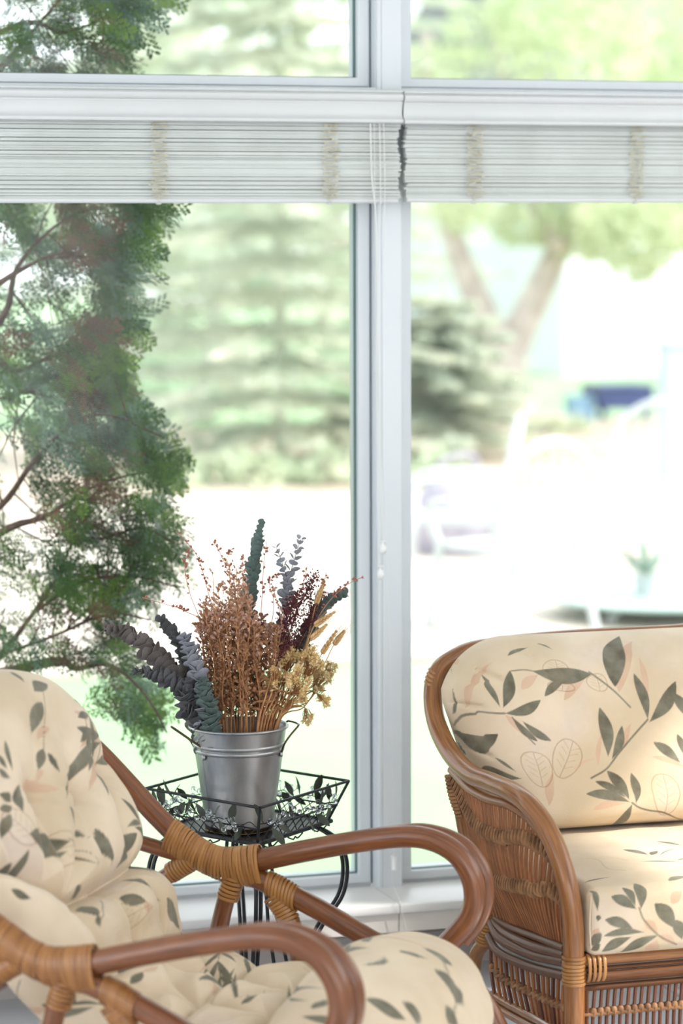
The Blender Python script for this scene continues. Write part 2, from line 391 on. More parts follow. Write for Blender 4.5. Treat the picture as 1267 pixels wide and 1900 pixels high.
def blind(x0, x1, vx0, vx1, label, cords, zb, n, seed, dy=0, jitter=.0012):
    rr = random.Random(seed)
    t = thing('window_blind', ((x0 + x1) / 2, YBL, zv0), label, 'blind')
    vb = MB(); valance(vb, vx0, vx1, dy, -.002 if dy else 0); vb.build('valance', M_['white'], t)
    zt = zv0 + .012; zb1 = zb + .012
    pitch = (zt - zb1) / n
    for i in range(n):
        z = zt - (i + .5) * pitch; off = rr.gauss(0, .0016) + .004 * math.sin(i * .55 + seed); th = pitch * rr.uniform(.455, .50); tl = rr.gauss(0, .0007)
        e0, e1 = rr.gauss(0, .002) + .003 * math.sin(i * .4), rr.gauss(0, .002) + .004 * math.sin(i * .33 + 1)
        s = MB(); y0, y1 = YBL - .012 + off, YBL + .014 + off
        s.extrude([(y1, z + th + .0), (y1, z - th), (y0 + .001, z - th + tl), (y0, z + tl), (y0 + .001, z + th + tl)], x0 + e0, x1 + e1)
        s.build('slat', M_['slat'], t, smooth=False)
    MB().extrude([(YBL + .016, zb), (YBL + .016, zb1), (YBL - .013, zb1), (YBL - .016, zb1 - .003), (YBL - .016, zb + .003), (YBL - .013, zb)], x0 + .002, x1 - .004).build('bottom_rail', M_['white'], t)
    for cx in cords:
        c = MB(); P = []; rows = 30
        yy = YBL - .019
        for i in range(rows):
            z = zt - (zt - zb - .012) * (i + .5) / rows; s = 1 if i % 2 else -1
            for q in (-.9, -.5, 0, .5, .9):
                P.append((cx + s * q * .021 * rr.uniform(.85, 1.12) + .002 * math.sin(i * .7), yy + rr.uniform(-.002, .002), z - q * .0022 + rr.gauss(0, .0011)))
        c.tube(sm(P, 2), .0009, 5)
        P2 = [(p[0] + rr.gauss(0, .002), p[1] - .0015, p[2] + rr.gauss(0, .0018)) for p in P[::1]]
        c.tube(sm(P2[::-1], 2), .0009, 5)
        c.tube(sm([(cx + .006, yy, zb + .02), (cx - .004, yy, zb + .008), (cx + .004, yy - .001, zb + .001)], 4), .0012, 5)
        c.build('ladder_cord', M_['cord'], t)
        MB().lathe([(.0001, -.003), (.006, -.002), (.007, .0), (.005, .003)], (cx, YBL - .008, zb - .001), 12).build('cord_button', M_['white'], t)
    return t
xs_ = X(750.5, YV - .02, 195)
LB = blind(-1.25, X(738, YBL, 300), -1.27, xs_ - .001, 'white slatted blind gathered up under its valance left of the mullion', [X(292, YBL, 300), X(609, YBL, 300)], Z(377, YBL), 38, 3)
RB = blind(X(750, YBL, 300), 4.05, xs_ + .0015, 4.07, 'white slatted blind gathered up under its valance right of the mullion', [X(876, YBL, 300), X(1176, YBL, 300), X(1176, YBL) + .41], Z(375.5, YBL), 38, 8, dy=-.004)
# pull cords of the left blind
YC = YBL - .03
def cordpath(pts): return sm([onY(a, b, YC) for a, b in pts], 6)
tas = [(.0012, .0215), (.0075, .020), (.008, .018), (.003, .0165), (.003, .013), (.0055, .009), (.0085, .003), (.0095, -.003), (.008, -.009), (.004, -.013), (.001, -.0135)]
c1 = MB().tube(cordpath([(687, 222), (690, 330), (698, 420), (703, 700), (710, 1000)]), .0017, 6).build('pull_cord', M_['pcord'], LB)
MB().lathe(tas, onY(710, 1018, YC), 16).build('tassel', M_['tassel'], c1)
c2 = MB().tube(cordpath([(704, 222), (706, 380), (700, 600), (703, 820), (705, 1045)]), .0012, 6).build('pull_cord', M_['pcord'], LB)
MB().lathe(tas, onY(706, 1065, YC), 16).build('tassel', M_['tassel'], c2)
c3 = MB().tube(cordpath([(712, 222), (714, 380), (711, 800), (727, 1400), (731, 1588)]), .0011, 6).build('pull_cord', M_['pcord'], LB)
MB().lathe([(.001, .0185), (.0085, .018), (.009, .015), (.0075, .014), (.0075, -.014), (.009, -.017), (.001, -.018)], onY(732, 1601, YC), 16).build('tassel', M_['tassel'], c3)
c4 = MB().tube(np.vstack([cordpath([(694, 222), (697, 500), (705, 1300), (728, 1640)]), [onY(742, 1672, YA - .006), onY(745, 1690, YA - .006), onY(756, 1735, YA - .006)]]), .0009, 5).build('pull_cord', M_['pcord'], LB)
# ================================================================== OUTSIDE
GZ = -.15
M_['lawn'] = mat('sunlit_lawn', (136, 168, 126), (158, 180, 144), .95, scale=.6, detail=6)
M_['pave'] = mat('pale_paving', (206, 198, 186), (190, 180, 168), .9, scale=1.5)
M_['gravel'] = mat('pale_earth', (168, 152, 136), (186, 174, 158), .95, scale=.8)
M_['bark'] = mat('bark', (178, 166, 158), (206, 194, 186), .95, scale=5, bump=.4)
M_['cbark'] = mat('cedar_bark', (74, 52, 46), (110, 84, 74), .9, scale=22, bump=.3)
M_['siding'] = mat('white_siding', (226, 230, 234), None, .7)
M_['roof'] = mat('grey_roof', (110, 112, 118), (130, 130, 134), .9)
def foliage_mat(name, a, b, sc=3, tr=.3): return mat(name, a, b, .7, scale=sc, detail=5, transl=tr, spec=.25)
M_['spruceA'] = foliage_mat('blue_spruce_needles', (192, 202, 186), (230, 232, 216), 1.4, .45)  # background foliage paled: outdoor haze is put into the leaf colours
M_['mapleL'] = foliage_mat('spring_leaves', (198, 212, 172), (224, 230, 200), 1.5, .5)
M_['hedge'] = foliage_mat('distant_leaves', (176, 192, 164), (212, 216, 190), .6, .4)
MB().box(-14, 40, YM + .24, 90, GZ - .3, GZ).build('ground_lawn', M_['lawn'], kind='structure', label='pale sunlit lawn outside')
MB().box(-6, 16, 12.4, 20.4, GZ, GZ + .03).build('patio_paving', M_['pave'], kind='structure', label='pale sunlit patio paving outside the right window')
MB().box(-2.0, 22, 20.5, 28, GZ, GZ + .02).build('gravel_strip', M_['gravel'], kind='structure', label='pale bare ground between lawn and trees')

def quads(mb, C, A, B):
    """many free quads: centers C, half axes A,B"""
    n = len(C); v = np.stack([C - A, C - B * .6 - A * .1, C + A, C + B * .6 - A * .1], 1).reshape(-1, 3)
    i = np.arange(n)[:, None] * 4 + np.arange(4)
    mb.v.append(v); mb.f.extend(map(tuple, (i + mb.n).tolist())); mb.n += len(v); mb.t.append(np.zeros((len(v), 3)))
def tree_base(name, p, label, group=None): return thing(name, tuple(p), label, 'tree', group)
def spruce(px, D, htop, rad, seed, label, n=9000, z0=.35):
    r_ = np.random.default_rng(seed)
    p = at(px, 900, D); p[2] = GZ
    t = tree_base('spruce_tree', p, label, 'spruce trees across the lawn')
    MB().tube([p, p + (0, 0, htop * .5), p + (0.05, 0, htop)], [.07, .05, .02], 8).build('trunk', M_['spruceA'], t)
    b = MB(); C = []; A = []; B = []
    nl = int(htop / (.30 if htop > 3 else .17))
    for i in range(nl):
        h = z0 + (htop - z0) * i / nl; rr = rad * (1 - (h / htop)) ** .8 + .12
        k = max(5, int(9 - i * .12)); ph = r_.uniform(0, 6.28)
        for j in range(k):
            a = ph + j * 6.283 / k + r_.normal(0, .18); L = rr * r_.uniform(.75, 1.15); dr = r_.uniform(.10, .3)
            d = np.array([math.cos(a), math.sin(a), 0]); q = np.linspace(.1, 1, 9)[:, None]
            P = p + np.array([0, 0, h]) + d * L * q + np.array([0, 0, 1]) * (-dr * L * q ** 1.5 + .10 * L * q ** 3)
            b.tube(P, [.018, .004], 4, cap=False)
            m = int(n / nl / k); s = r_.uniform(.03, 1, m) ** .8
            pc = np.stack([np.interp(s, q[:, 0], P[:, c]) for c in range(3)], -1)
            side = np.cross(d, (0, 0, 1)); sp = (.30 * L) * (1.08 - s) * r_.uniform(-1, 1, m)
            pc = pc + side * sp[:, None] + np.array([0, 0, -1]) * (np.abs(sp) * .25 + r_.uniform(0, .05, m))[:, None]
            ax = d * .8 + side * (np.sign(sp) * .6)[:, None] + r_.normal(0, .25, (m, 3)); ax /= np.linalg.norm(ax, axis=1)[:, None]
            up = np.cross(ax, r_.normal(0, 1, (m, 3))); up /= np.linalg.norm(up, axis=1)[:, None]
            C.append(pc); A.append(ax * .085); B.append(up * .045)
    b.build('branches', M_['spruceA'], t, kind='stuff')
    f = MB(); quads(f, np.concatenate(C), np.concatenate(A), np.concatenate(B)); f.build('needles', M_['spruceA'], t, smooth=False, kind='stuff')
spruce(520, 24.8, 9.5, 1.6, 1, 'large haze-paled green spruce tree straight beyond the lawn, left of the mullion', 26000)
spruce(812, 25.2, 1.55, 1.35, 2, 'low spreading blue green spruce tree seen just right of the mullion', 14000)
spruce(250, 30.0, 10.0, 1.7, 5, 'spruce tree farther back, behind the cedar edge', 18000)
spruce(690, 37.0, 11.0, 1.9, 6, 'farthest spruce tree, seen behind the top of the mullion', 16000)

# forked broadleaf tree
D = 29.0
base = at(940, 770, D); base[2] = GZ
mt = tree_base('broadleaf_tree', base, 'pale barked tree with a forked trunk and spring green leaves')
def P_(px, py, dd=0): return at(px, py, D + dd)
tr = MB()
tr.tube(sm([base, P_(938, 720), P_(925, 660), P_(900, 600)], 6), [.34, .26, .22, .18], 10)
tr.build('trunk', M_['bark'], mt)
for pts, r0 in (([(928, 670), (905, 600), (870, 520), (840, 440), (815, 330), (800, 200), (790, 60)], .17), ([(932, 690), (960, 620), (1000, 540), (1035, 465), (1070, 400), (1120, 300), (1150, 150)], .19),
                ([(1040, 460), (1000, 400), (960, 300), (930, 150), (900, -60)], .09), ([(840, 440), (880, 360), (960, 250)], .07), ([(1070, 400), (1180, 330), (1300, 290)], .08)):
    MB().tube(sm([P_(a, b, i * .15) for i, (a, b) in enumerate(pts)], 5), [r0, r0 * .35], 8).build('branch', M_['bark'], mt)
f = MB()
r_ = np.random.default_rng(11)
C = []
for (px, py, rr, n) in [(1180, 420, .55, 900), (1080, 420, .45, 600), (1260, 380, .6, 900), (980, 410, .35, 300), (1150, 300, .6, 700), (1010, 250, .5, 500), (1240, 200, .7, 800), (1080, 100, .7, 800), (1190, 50, .7, 700), (920, 60, .5, 300),
                        (1330, 300, .8, 700), (1180, 500, .18, 90), (860, 390, .3, 200), (1000, 30, .5, 400), (900, 240, .4, 250), (1400, 100, 1, 600), (800, 130, .4, 180), (1100, -150, 1.2, 900), (900, -200, 1, 500), (1350, -200, 1.2, 700)]:
    c = P_(px, py, r_.uniform(-.8, .8)); q = r_.normal(0, 1, (n, 3)); q /= np.linalg.norm(q, axis=1)[:, None]; C.append(c + q * (rr * r_.uniform(.3, 1, n) ** .5)[:, None] * (1.25, 1.1, .8))
C = np.concatenate(C); ax = r_.normal(0, 1, C.shape); ax /= np.linalg.norm(ax, axis=1)[:, None]; bx = np.cross(ax, r_.normal(0, 1, C.shape)); bx /= np.linalg.norm(bx, axis=1)[:, None]
quads(f, C, ax * .07, bx * .06); f.build('leaves', M_['mapleL'], mt, smooth=False, kind='stuff')

# pale budding trees far behind the spruces
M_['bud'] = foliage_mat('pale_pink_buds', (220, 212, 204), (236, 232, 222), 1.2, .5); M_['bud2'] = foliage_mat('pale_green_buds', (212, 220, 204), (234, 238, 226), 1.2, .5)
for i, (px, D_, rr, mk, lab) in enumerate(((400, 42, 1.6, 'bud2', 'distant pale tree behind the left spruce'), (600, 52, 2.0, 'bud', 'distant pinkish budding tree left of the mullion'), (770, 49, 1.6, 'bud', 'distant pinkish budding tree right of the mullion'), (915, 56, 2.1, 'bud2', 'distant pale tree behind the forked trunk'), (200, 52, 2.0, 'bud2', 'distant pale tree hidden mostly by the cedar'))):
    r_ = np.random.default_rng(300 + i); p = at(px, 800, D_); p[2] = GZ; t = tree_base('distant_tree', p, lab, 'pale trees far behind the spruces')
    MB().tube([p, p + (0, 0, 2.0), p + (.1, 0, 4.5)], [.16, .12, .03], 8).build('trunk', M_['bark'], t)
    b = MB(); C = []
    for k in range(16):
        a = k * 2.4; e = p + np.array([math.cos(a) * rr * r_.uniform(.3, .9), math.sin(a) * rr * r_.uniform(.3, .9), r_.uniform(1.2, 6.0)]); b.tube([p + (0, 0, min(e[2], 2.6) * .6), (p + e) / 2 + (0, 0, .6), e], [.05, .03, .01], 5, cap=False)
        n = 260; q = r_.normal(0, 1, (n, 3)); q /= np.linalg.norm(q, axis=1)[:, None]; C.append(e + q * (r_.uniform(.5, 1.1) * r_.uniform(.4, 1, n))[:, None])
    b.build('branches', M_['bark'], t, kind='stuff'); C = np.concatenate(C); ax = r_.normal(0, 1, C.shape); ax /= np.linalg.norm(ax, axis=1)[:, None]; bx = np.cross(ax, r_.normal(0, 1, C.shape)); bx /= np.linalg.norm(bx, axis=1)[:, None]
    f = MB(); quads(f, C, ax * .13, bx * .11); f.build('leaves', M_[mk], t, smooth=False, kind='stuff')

# line of distant shrubs closing the view
def shrub(x, y, s, seed, label):
    r_ = np.random.default_rng(seed)
    t = thing('garden_shrub', (x, y, GZ), label, 'shrub', 'rounded shrubs at the back of the yard')
    n = int(900 * s * s); q = r_.normal(0, 1, (n, 3)); q /= np.linalg.norm(q, axis=1)[:, None]; q[:, 2] = np.abs(q[:, 2])
    bump = 1 + .2 * np.sin(q[:, 0] * 7 + seed) * np.cos(q[:, 1] * 6)
    C = np.array([x, y, GZ]) + q * (s * bump * r_.uniform(.6, 1, n))[:, None] * (1.2, 1, .9)
    ax = r_.normal(0, 1, C.shape); ax /= np.linalg.norm(ax, axis=1)[:, None]; bx = np.cross(ax, r_.normal(0, 1, C.shape)); bx /= np.linalg.norm(bx, axis=1)[:, None]
    f = MB(); quads(f, C, ax * .1, bx * .09); f.build('leaves', M_['hedge'], t, smooth=False, kind='stuff')
    m = MB()
    for i in range(6):
        a = i * 1.05 + seed; m.tube([(x, y, GZ), (x + .3 * s * math.cos(a), y + .3 * s * math.sin(a), GZ + .7 * s)], [.03, .01], 5)
    m.build('stems', M_['bark'], t)
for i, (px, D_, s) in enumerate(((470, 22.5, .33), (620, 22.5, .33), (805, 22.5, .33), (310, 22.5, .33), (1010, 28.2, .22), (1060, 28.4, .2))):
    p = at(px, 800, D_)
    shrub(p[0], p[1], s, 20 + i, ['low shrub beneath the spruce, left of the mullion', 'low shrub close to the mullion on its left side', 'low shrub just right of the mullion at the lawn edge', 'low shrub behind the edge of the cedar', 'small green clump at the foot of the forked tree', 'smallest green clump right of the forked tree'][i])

# white house across the yard
hp = at(1010, 760, 40); hx, hy = hp[0], hp[1]
ht = thing('white_house', (hx + 6, hy + 3, GZ), 'bright white sided house across the yard, behind the forked tree', 'house')
MB().box(hx + .3, hx + 13, hy, hy + 7, GZ, 3.9).build('wall', M_['siding'], ht, smooth=False)
bo = MB()
for i in range(26): bo.extrude([(hy, GZ + .1 + i * .15), (hy - .022, GZ + .1 + i * .15), (hy - .004, GZ + .25 + i * .15), (hy, GZ + .25 + i * .15)], hx + .3, hx + 13)
bo.build('siding_board', M_['siding'], ht, smooth=False, kind='stuff')
MB().add([(hx - .2, hy - .5, 3.85), (hx + 13.4, hy - .5, 3.85), (hx + 13.4, hy + 3.5, 6.2), (hx - .2, hy + 3.5, 6.2), (hx - .2, hy + 7.5, 3.85), (hx + 13.4, hy + 7.5, 3.85)], [(0, 1, 2, 3), (3, 2, 5, 4), (0, 3, 4), (1, 5, 2), (0, 4, 5, 1)]) if False else None
rf = MB(); rf.add([(hx - .2, hy - .5, 3.85), (hx + 13.4, hy - .5, 3.85), (hx + 13.4, hy + 3.5, 6.2), (hx - .2, hy + 3.5, 6.2), (hx - .2, hy + 7.5, 3.85), (hx + 13.4, hy + 7.5, 3.85)], [(0, 1, 2, 3), (3, 2, 5, 4), (0, 3, 4), (1, 5, 2), (0, 4, 5, 1)]); rf.build('roof', M_['roof'], ht, smooth=False)
# dark blue bench-height box and pale post at the yard's far side
M_['blue'] = mat('dark_blue_paint', (34, 52, 104), (58, 76, 128), .5, scale=2)
M_['blue2'] = mat('light_blue_paint', (124, 160, 190), None, .5)
a, b_ = at(1112, 762, 30), at(1226, 762, 30)
bt = thing('storage_bin', ((a[0] + b_[0]) / 2, a[1], GZ), 'low dark blue storage bin far across the yard at right', 'bin')
zt, zb_ = at(1170, 716, 30)[2], at(1170, 760, 30)[2]
MB().box(a[0], b_[0], a[1], a[1] + .5, zb_, zt - .03).build('body', M_['blue'], bt, smooth=False)
MB().box(a[0] - .02, b_[0] + .02, a[1] - .02, a[1] + .52, zt - .028, zt).build('lid', M_['blue'], bt, smooth=False)
for x in (a[0] + .03, b_[0] - .09):
    for y in (a[1] + .02, a[1] + .42): MB().box(x, x + .06, y, y + .06, GZ, zb_).build('leg', M_['blue'], bt, smooth=False)
c_ = at(1088, 752, 30)
lb = MB().box(c_[0] - .13, c_[0] + .1, c_[1], c_[1] + .3, GZ + .02, at(1088, 735, 30)[2]); o = lb.build('garden_crate', M_['blue2'], smooth=False, label='small light blue crate left of the dark blue bin', category='crate')
pp = at(1253, 800, 22)
po = thing('garden_post', (pp[0], pp[1], GZ), 'wide pale grey post at the far right of the yard', 'post')
M_['gpost'] = mat('pale_grey_post_paint', (176, 186, 196), None, .7)
MB().box(pp[0] - .06, pp[0] + .14, pp[1], pp[1] + .2, GZ, at(1250, 640, 22)[2]).build('post', M_['gpost'], po, smooth=False)
MB().box(pp[0] - .09, pp[0] + .17, pp[1] - .03, pp[1] + .23, at(1250, 640, 22)[2], at(1250, 632, 22)[2]).build('cap', M_['gpost'], po, smooth=False)

# patio furniture: white moulded armchairs round a table
M_['plast'] = mat('white_garden_plastic', (196, 200, 202), None, .5)
M_['grnp'] = mat('grey_green_cushion', (160, 176, 164), None, .8)
M_['tblg'] = mat('pale_green_glass_top', (168, 190, 186), None, .3)
def garden_chair(px, D, face, label, cushion=None, s=1.0):
    p = at(px, 1100, D); p[2] = GZ + .03
    t = thing('garden_chair', tuple(p), label, 'chair', 'white garden chairs on the patio')
    c, q = math.cos(face), math.sin(face)
    def W(x, y, z): return (p[0] + s * (x * c - y * q), p[1] + s * (x * q + y * c), p[2] + s * z)
    # seat
    v = [(-.24, -.22), (.24, -.22), (.26, .22), (-.26, .22)]
    sb = MB(); sb.add([W(x, y, .40) for x, y in v] + [W(x, y, .435) for x, y in v], [(3, 2, 1, 0), (4, 5, 6, 7), (0, 1, 5, 4), (1, 2, 6, 5), (2, 3, 7, 6), (3, 0, 4, 7)]); sb.build('seat', M_['plast'], t, smooth=False)
    # arched back frame with slats
    arch = sm([(-.26, .22, .42), (-.29, .28, .62), (-.25, .32, .82), (-.12, .34, .92), (0, .345, .945), (.12, .34, .92), (.25, .32, .82), (.29, .28, .62), (.26, .22, .42)], 5)
    MB().tube([W(*a) for a in arch], .026, 8).build('back_frame', M_['plast'], t)
    for i in range(5):
        x = -.16 + i * .08; MB().tube([W(x, .23, .43), W(x * 1.05, .30, .7), W(x, .34, .90 - abs(x) * .3)], .02, 6, flat=.4).build('back_slat', M_['plast'], t)
    for sx in (-1, 1):
        MB().tube(sm([W(sx * .30, .27, .64), W(sx * .33, .05, .65), W(sx * .31, -.2, .63), W(sx * .28, -.24, .5)], 5), .024, 8, flat=.6).build('armrest', M_['plast'], t)
        MB().tube([W(sx * .28, -.24, .5), W(sx * .25, -.22, .42), W(sx * .28, -.27, .0)], .024, 8).build('leg', M_['plast'], t)
        MB().tube([W(sx * .26, .22, .43), W(sx * .29, .34, .0)], .024, 8).build('leg', M_['plast'], t)
    if cushion:
        cu = MB(); cu.lathe([(.001, -.03), (.15, -.028), (.2, 0), (.15, .028), (.001, .03)], W(0, .26, .72), 14, axis=np.array(W(0, 1, .15)) - np.array(W(0, 0, 0)))
        cu.build('back_cushion', M_[cushion], t)
garden_chair(940, 14.1, R(200), 'white garden armchair with arched slatted back in the middle of the patio')
garden_chair(845, 15.5, R(250), 'white garden armchair nearest the mullion on the patio', None)
garden_chair(1240, 17.5, R(150), 'white garden armchair partly cut off beyond the patio table', None)
M_['lgrey'] = mat('lilac_grey_fabric', (150, 146, 160), (172, 164, 174), .9, scale=6)
p = at(850, 1050, 17.5)
lg = thing('garden_bag', (p[0], p[1], GZ + .03), 'slumped lilac grey bag behind the left garden chair', 'bag')
bm_ = MB(); bm_.lathe([(.001, 0), (.24, .0), (.29, .12), (.27, .3), (.2, .42), (.08, .47), (.001, .48)], (p[0], p[1], GZ + .03), 16); bm_.build('body', M_['lgrey'], lg)
MB().tube(sm([(p[0] - .12, p[1], GZ + .47), (p[0] - .1, p[1], GZ + .6), (p[0] + .1, p[1], GZ + .62), (p[0] + .12, p[1], GZ + .47)], 5), .02, 6).build('handle', M_['lgrey'], lg)
# table
p = at(1215, 1130, 14.6); tz = at(1215, 1108, 14.6)[2]
tt = thing('garden_table', (p[0], p[1], GZ + .03), 'pale round garden table at the right of the patio', 'table')
MB().lathe([(.001, -.015), (.52, -.015), (.545, -.005), (.545, .008), (.52, .015), (.001, .015)], (p[0], p[1], tz), 36).build('tabletop', M_['tblg'], tt)
for a in range(4):
    c, q = math.cos(a * 1.57 + .6), math.sin(a * 1.57 + .6)
    MB().tube([(p[0] + c * .34, p[1] + q * .34, tz - .015), (p[0] + c * .42, p[1] + q * .42, GZ + .03)], .025, 8).build('leg', M_['plast'], tt)
pz = tz + .015
pt = thing('flower_pot', (p[0] - .05, p[1], pz), 'small pot with grey green leaves on the garden table', 'plant')
MB().lathe([(.001, 0), (.05, 0), (.07, .1), (.06, .1), (.001, .09)], (p[0] - .05, p[1], pz), 14).build('pot', M_['plast'], pt)
lf = MB()
for i in range(26):
    a = random.uniform(0, 6.28); e = random.uniform(.2, 1.3); d = np.array([math.cos(a) * math.cos(e), math.sin(a) * math.cos(e), math.sin(e)]); b0 = np.array([p[0] - .05, p[1], pz + .09]); lf.leaf(b0 + d * .03, b0 + d * random.uniform(.12, .26), (0, 0, 1), .04)
lf.build('leaves', M_['grnp'], pt)

# ------------------------------------------------------------------ cedar right outside the left pane
M_['cedG'] = foliage_mat('cedar_green', (44, 72, 34), (92, 122, 66), 9, .3)
M_['cedB'] = foliage_mat('cedar_grey_green', (62, 86, 72), (126, 150, 134), 9, .2)
M_['cedY'] = foliage_mat('cedar_bright_green', (84, 116, 42), (134, 162, 78), 9, .4)
M_['cedD'] = foliage_mat('cedar_dry_brown', (88, 60, 48), (130, 96, 78), 9, .2)
cp = at(-330, 900, 8.5)
ced = thing('cedar_tree', (cp[0], cp[1], GZ), 'large feathery green cedar close outside the left window', 'tree')
MB().tube(sm([(cp[0], cp[1], GZ), (cp[0] + .05, cp[1], 1.2), (cp[0] - .02, cp[1] + .05, 2.6), (cp[0] + .04, cp[1], 4.4)], 6), [.13, .11, .08, .03], 12).build('trunk', M_['cbark'], ced)
def at2(t): return at(t[0], t[1], 8.5 if t[2] >= 8.5 else 7.05 + (t[2] - 7.55) * .7)
limbs = [[(-330, 1300, 8.5), (-80, 1290, 8.3), (0, 1215, 8.0), (60, 1140, 7.9), (110, 1060, 7.85), (150, 960, 7.8), (165, 900, 7.8)], [(-330, 1350, 8.5), (60, 1235, 8.0), (140, 1240, 7.85), (205, 1235, 7.7), (270, 1290, 7.6), (310, 1360, 7.55)],
         [(-330, 1150, 8.5), (-100, 1000, 8.2), (0, 940, 7.9), (60, 860, 7.8), (130, 790, 7.75), (200, 770, 7.7), (300, 810, 7.6)], [(-330, 800, 8.5), (-60, 640, 8.1), (10, 580, 7.9), (30, 500, 7.8), (90, 430, 7.7), (160, 390, 7.7), (240, 380, 7.6)],
         [(-330, 700, 8.5), (-60, 560, 8), (40, 500, 7.8), (120, 470, 7.7), (200, 500, 7.65)], [(-330, 980, 8.5), (-50, 700, 8.1), (30, 690, 7.9), (100, 660, 7.8), (180, 640, 7.7), (250, 690, 7.6)],
         [(-330, 450, 8.5), (-60, 200, 8.1), (0, 130, 7.9), (50, 70, 7.85), (110, 0, 7.8), (180, -80, 7.8)], [(-330, 300, 8.5), (0, 60, 8), (120, 60, 7.8), (220, 20, 7.7)],
         [(-330, 1200, 8.5), (-20, 1000, 8), (80, 960, 7.8), (180, 900, 7.7), (290, 870, 7.6)], [(150, 960, 7.8), (180, 1000, 7.75), (260, 980, 7.7), (330, 1010, 7.6)], [(60, 1140, 7.9), (150, 1080, 7.8), (250, 1070, 7.7), (330, 1090, 7.6)],
         [(0, 1215, 8), (100, 1180, 7.85), (200, 1140, 7.7), (280, 1150, 7.6)], [(-330, 200, 8.5), (-60, -120, 8.2), (60, -260, 8)], [(0, 740, 7.9), (60, 720, 7.8), (160, 700, 7.7)]]
for L in limbs:
    MB().tube(sm([at2(q) for q in L], 5), [.03, .014, .008, .005, .003, .002] if L[0][0] < -300 else [.005, .002], 6, cap=False).build('branch', M_['cbark'], ced)
# fine bare twigs inside the crown
tg = MB(); r_ = np.random.default_rng(77); lpt = np.concatenate([resamp(sm([at2(q) for q in L], 5), 40) for L in limbs])
for k in range(420):
    c = lpt[r_.integers(len(lpt))]; d = nrmz(_r * r_.uniform(-.2, 1) + np.array([0, 0, r_.uniform(-1, .8)]) + r_.normal(0, .3, 3)); l = r_.uniform(.08, .28)
    q = [c, c + d * l * .5 + r_.normal(0, .01, 3), c + d * l + np.array([0, 0, -.02])]
    if min(p[1] for p in q) < YM + .25 or proj(q[2])[0] > 250 or proj(q[2])[1] > 1180: continue
    tg.tube(q, [.0026, .0010], 4, cap=False)
tg.build('twigs', M_['cbark'], ced, kind='stuff')
# spray template: flat fan of scaly twigs
def spray(seed, L=1.0):
    r_ = np.random.default_rng(seed); C = []; A = []; B = []
    n = 9
    for i in range(n):
        q = .12 + .88 * i / n
        o = np.array([q * L, .0, -.10 * q * q * L])
        C.append(o); A.append((.045, 0, -.01)); B.append((0, .012, 0))
        for s in (-1, 1):
            sl = L * (.34 * (1.05 - q) ** .8 + .05) * r_.uniform(.75, 1.15); an = R(r_.uniform(34, 50))
            d = np.array([math.cos(an), s * math.sin(an), r_.normal(-.06, .1)])
            m = 4
            for k in range(m):
                c = o + d * sl * (k + .5) / m; c[2] -= .12 * ((k / m) ** 2) * sl
                C.append(c); A.append(d * sl * .62 / m); B.append(np.cross(d, (0, 0, 1)) * .0125)
                if k:
                    for s2 in (-1, 1):
                        a2 = an * s + s2 * R(38); d2 = np.array([math.cos(a2), math.sin(a2), r_.normal(-.05, .15)]); l2 = sl * .26 * (1.1 - k / m) + .02
                        C.append(c + d2 * l2 * .5); A.append(d2 * l2 * .55); B.append(np.cross(d2, (0, 0, 1)) * .0115)
    C, A, B = map(np.array, (C, A, B))
    return np.stack([C - A, C - B, C + A, C + B], 1).reshape(-1, 3)
SP = [spray(100 + i) for i in range(6)]
edge = [(-200, 330), (0, 318), (40, 290), (75, 268), (110, 250), (138, 258), (240, 300), (385, 332), (450, 305), (500, 285), (560, 292), (620, 280), (700, 272), (745, 285), (790, 330), (850, 372), (900, 350), (935, 322), (960, 355), (1010, 362), (1040, 375), (1080, 352), (1120, 300), (1150, 330), (1200, 330), (1250, 300), (1300, 330), (1380, 318), (1395, 318)]
ey, ex = zip(*edge)
holes = [(45, 545, 42, 48), (25, 640, 22, 20), (20, 860, 26, 55), (40, 940, 40, 26), (200, 955, 30, 22), (60, 1010, 30, 25), (95, 400, 18, 22), (150, 560, 20, 14), (10, 320, 20, 30), (215, 900, 22, 14), (130, 1165, 25, 14), (70, 30, 26, 18), (125, 100, 22, 16), (165, 45, 18, 12)]
groups = {'cedG': [], 'cedB': [], 'cedY': [], 'cedD': []}
r_ = np.random.default_rng(5)
cnt = 0
limbpts = np.concatenate([resamp(sm([at2(q) for q in L], 5), 60) for L in limbs])
lp = proj(limbpts)
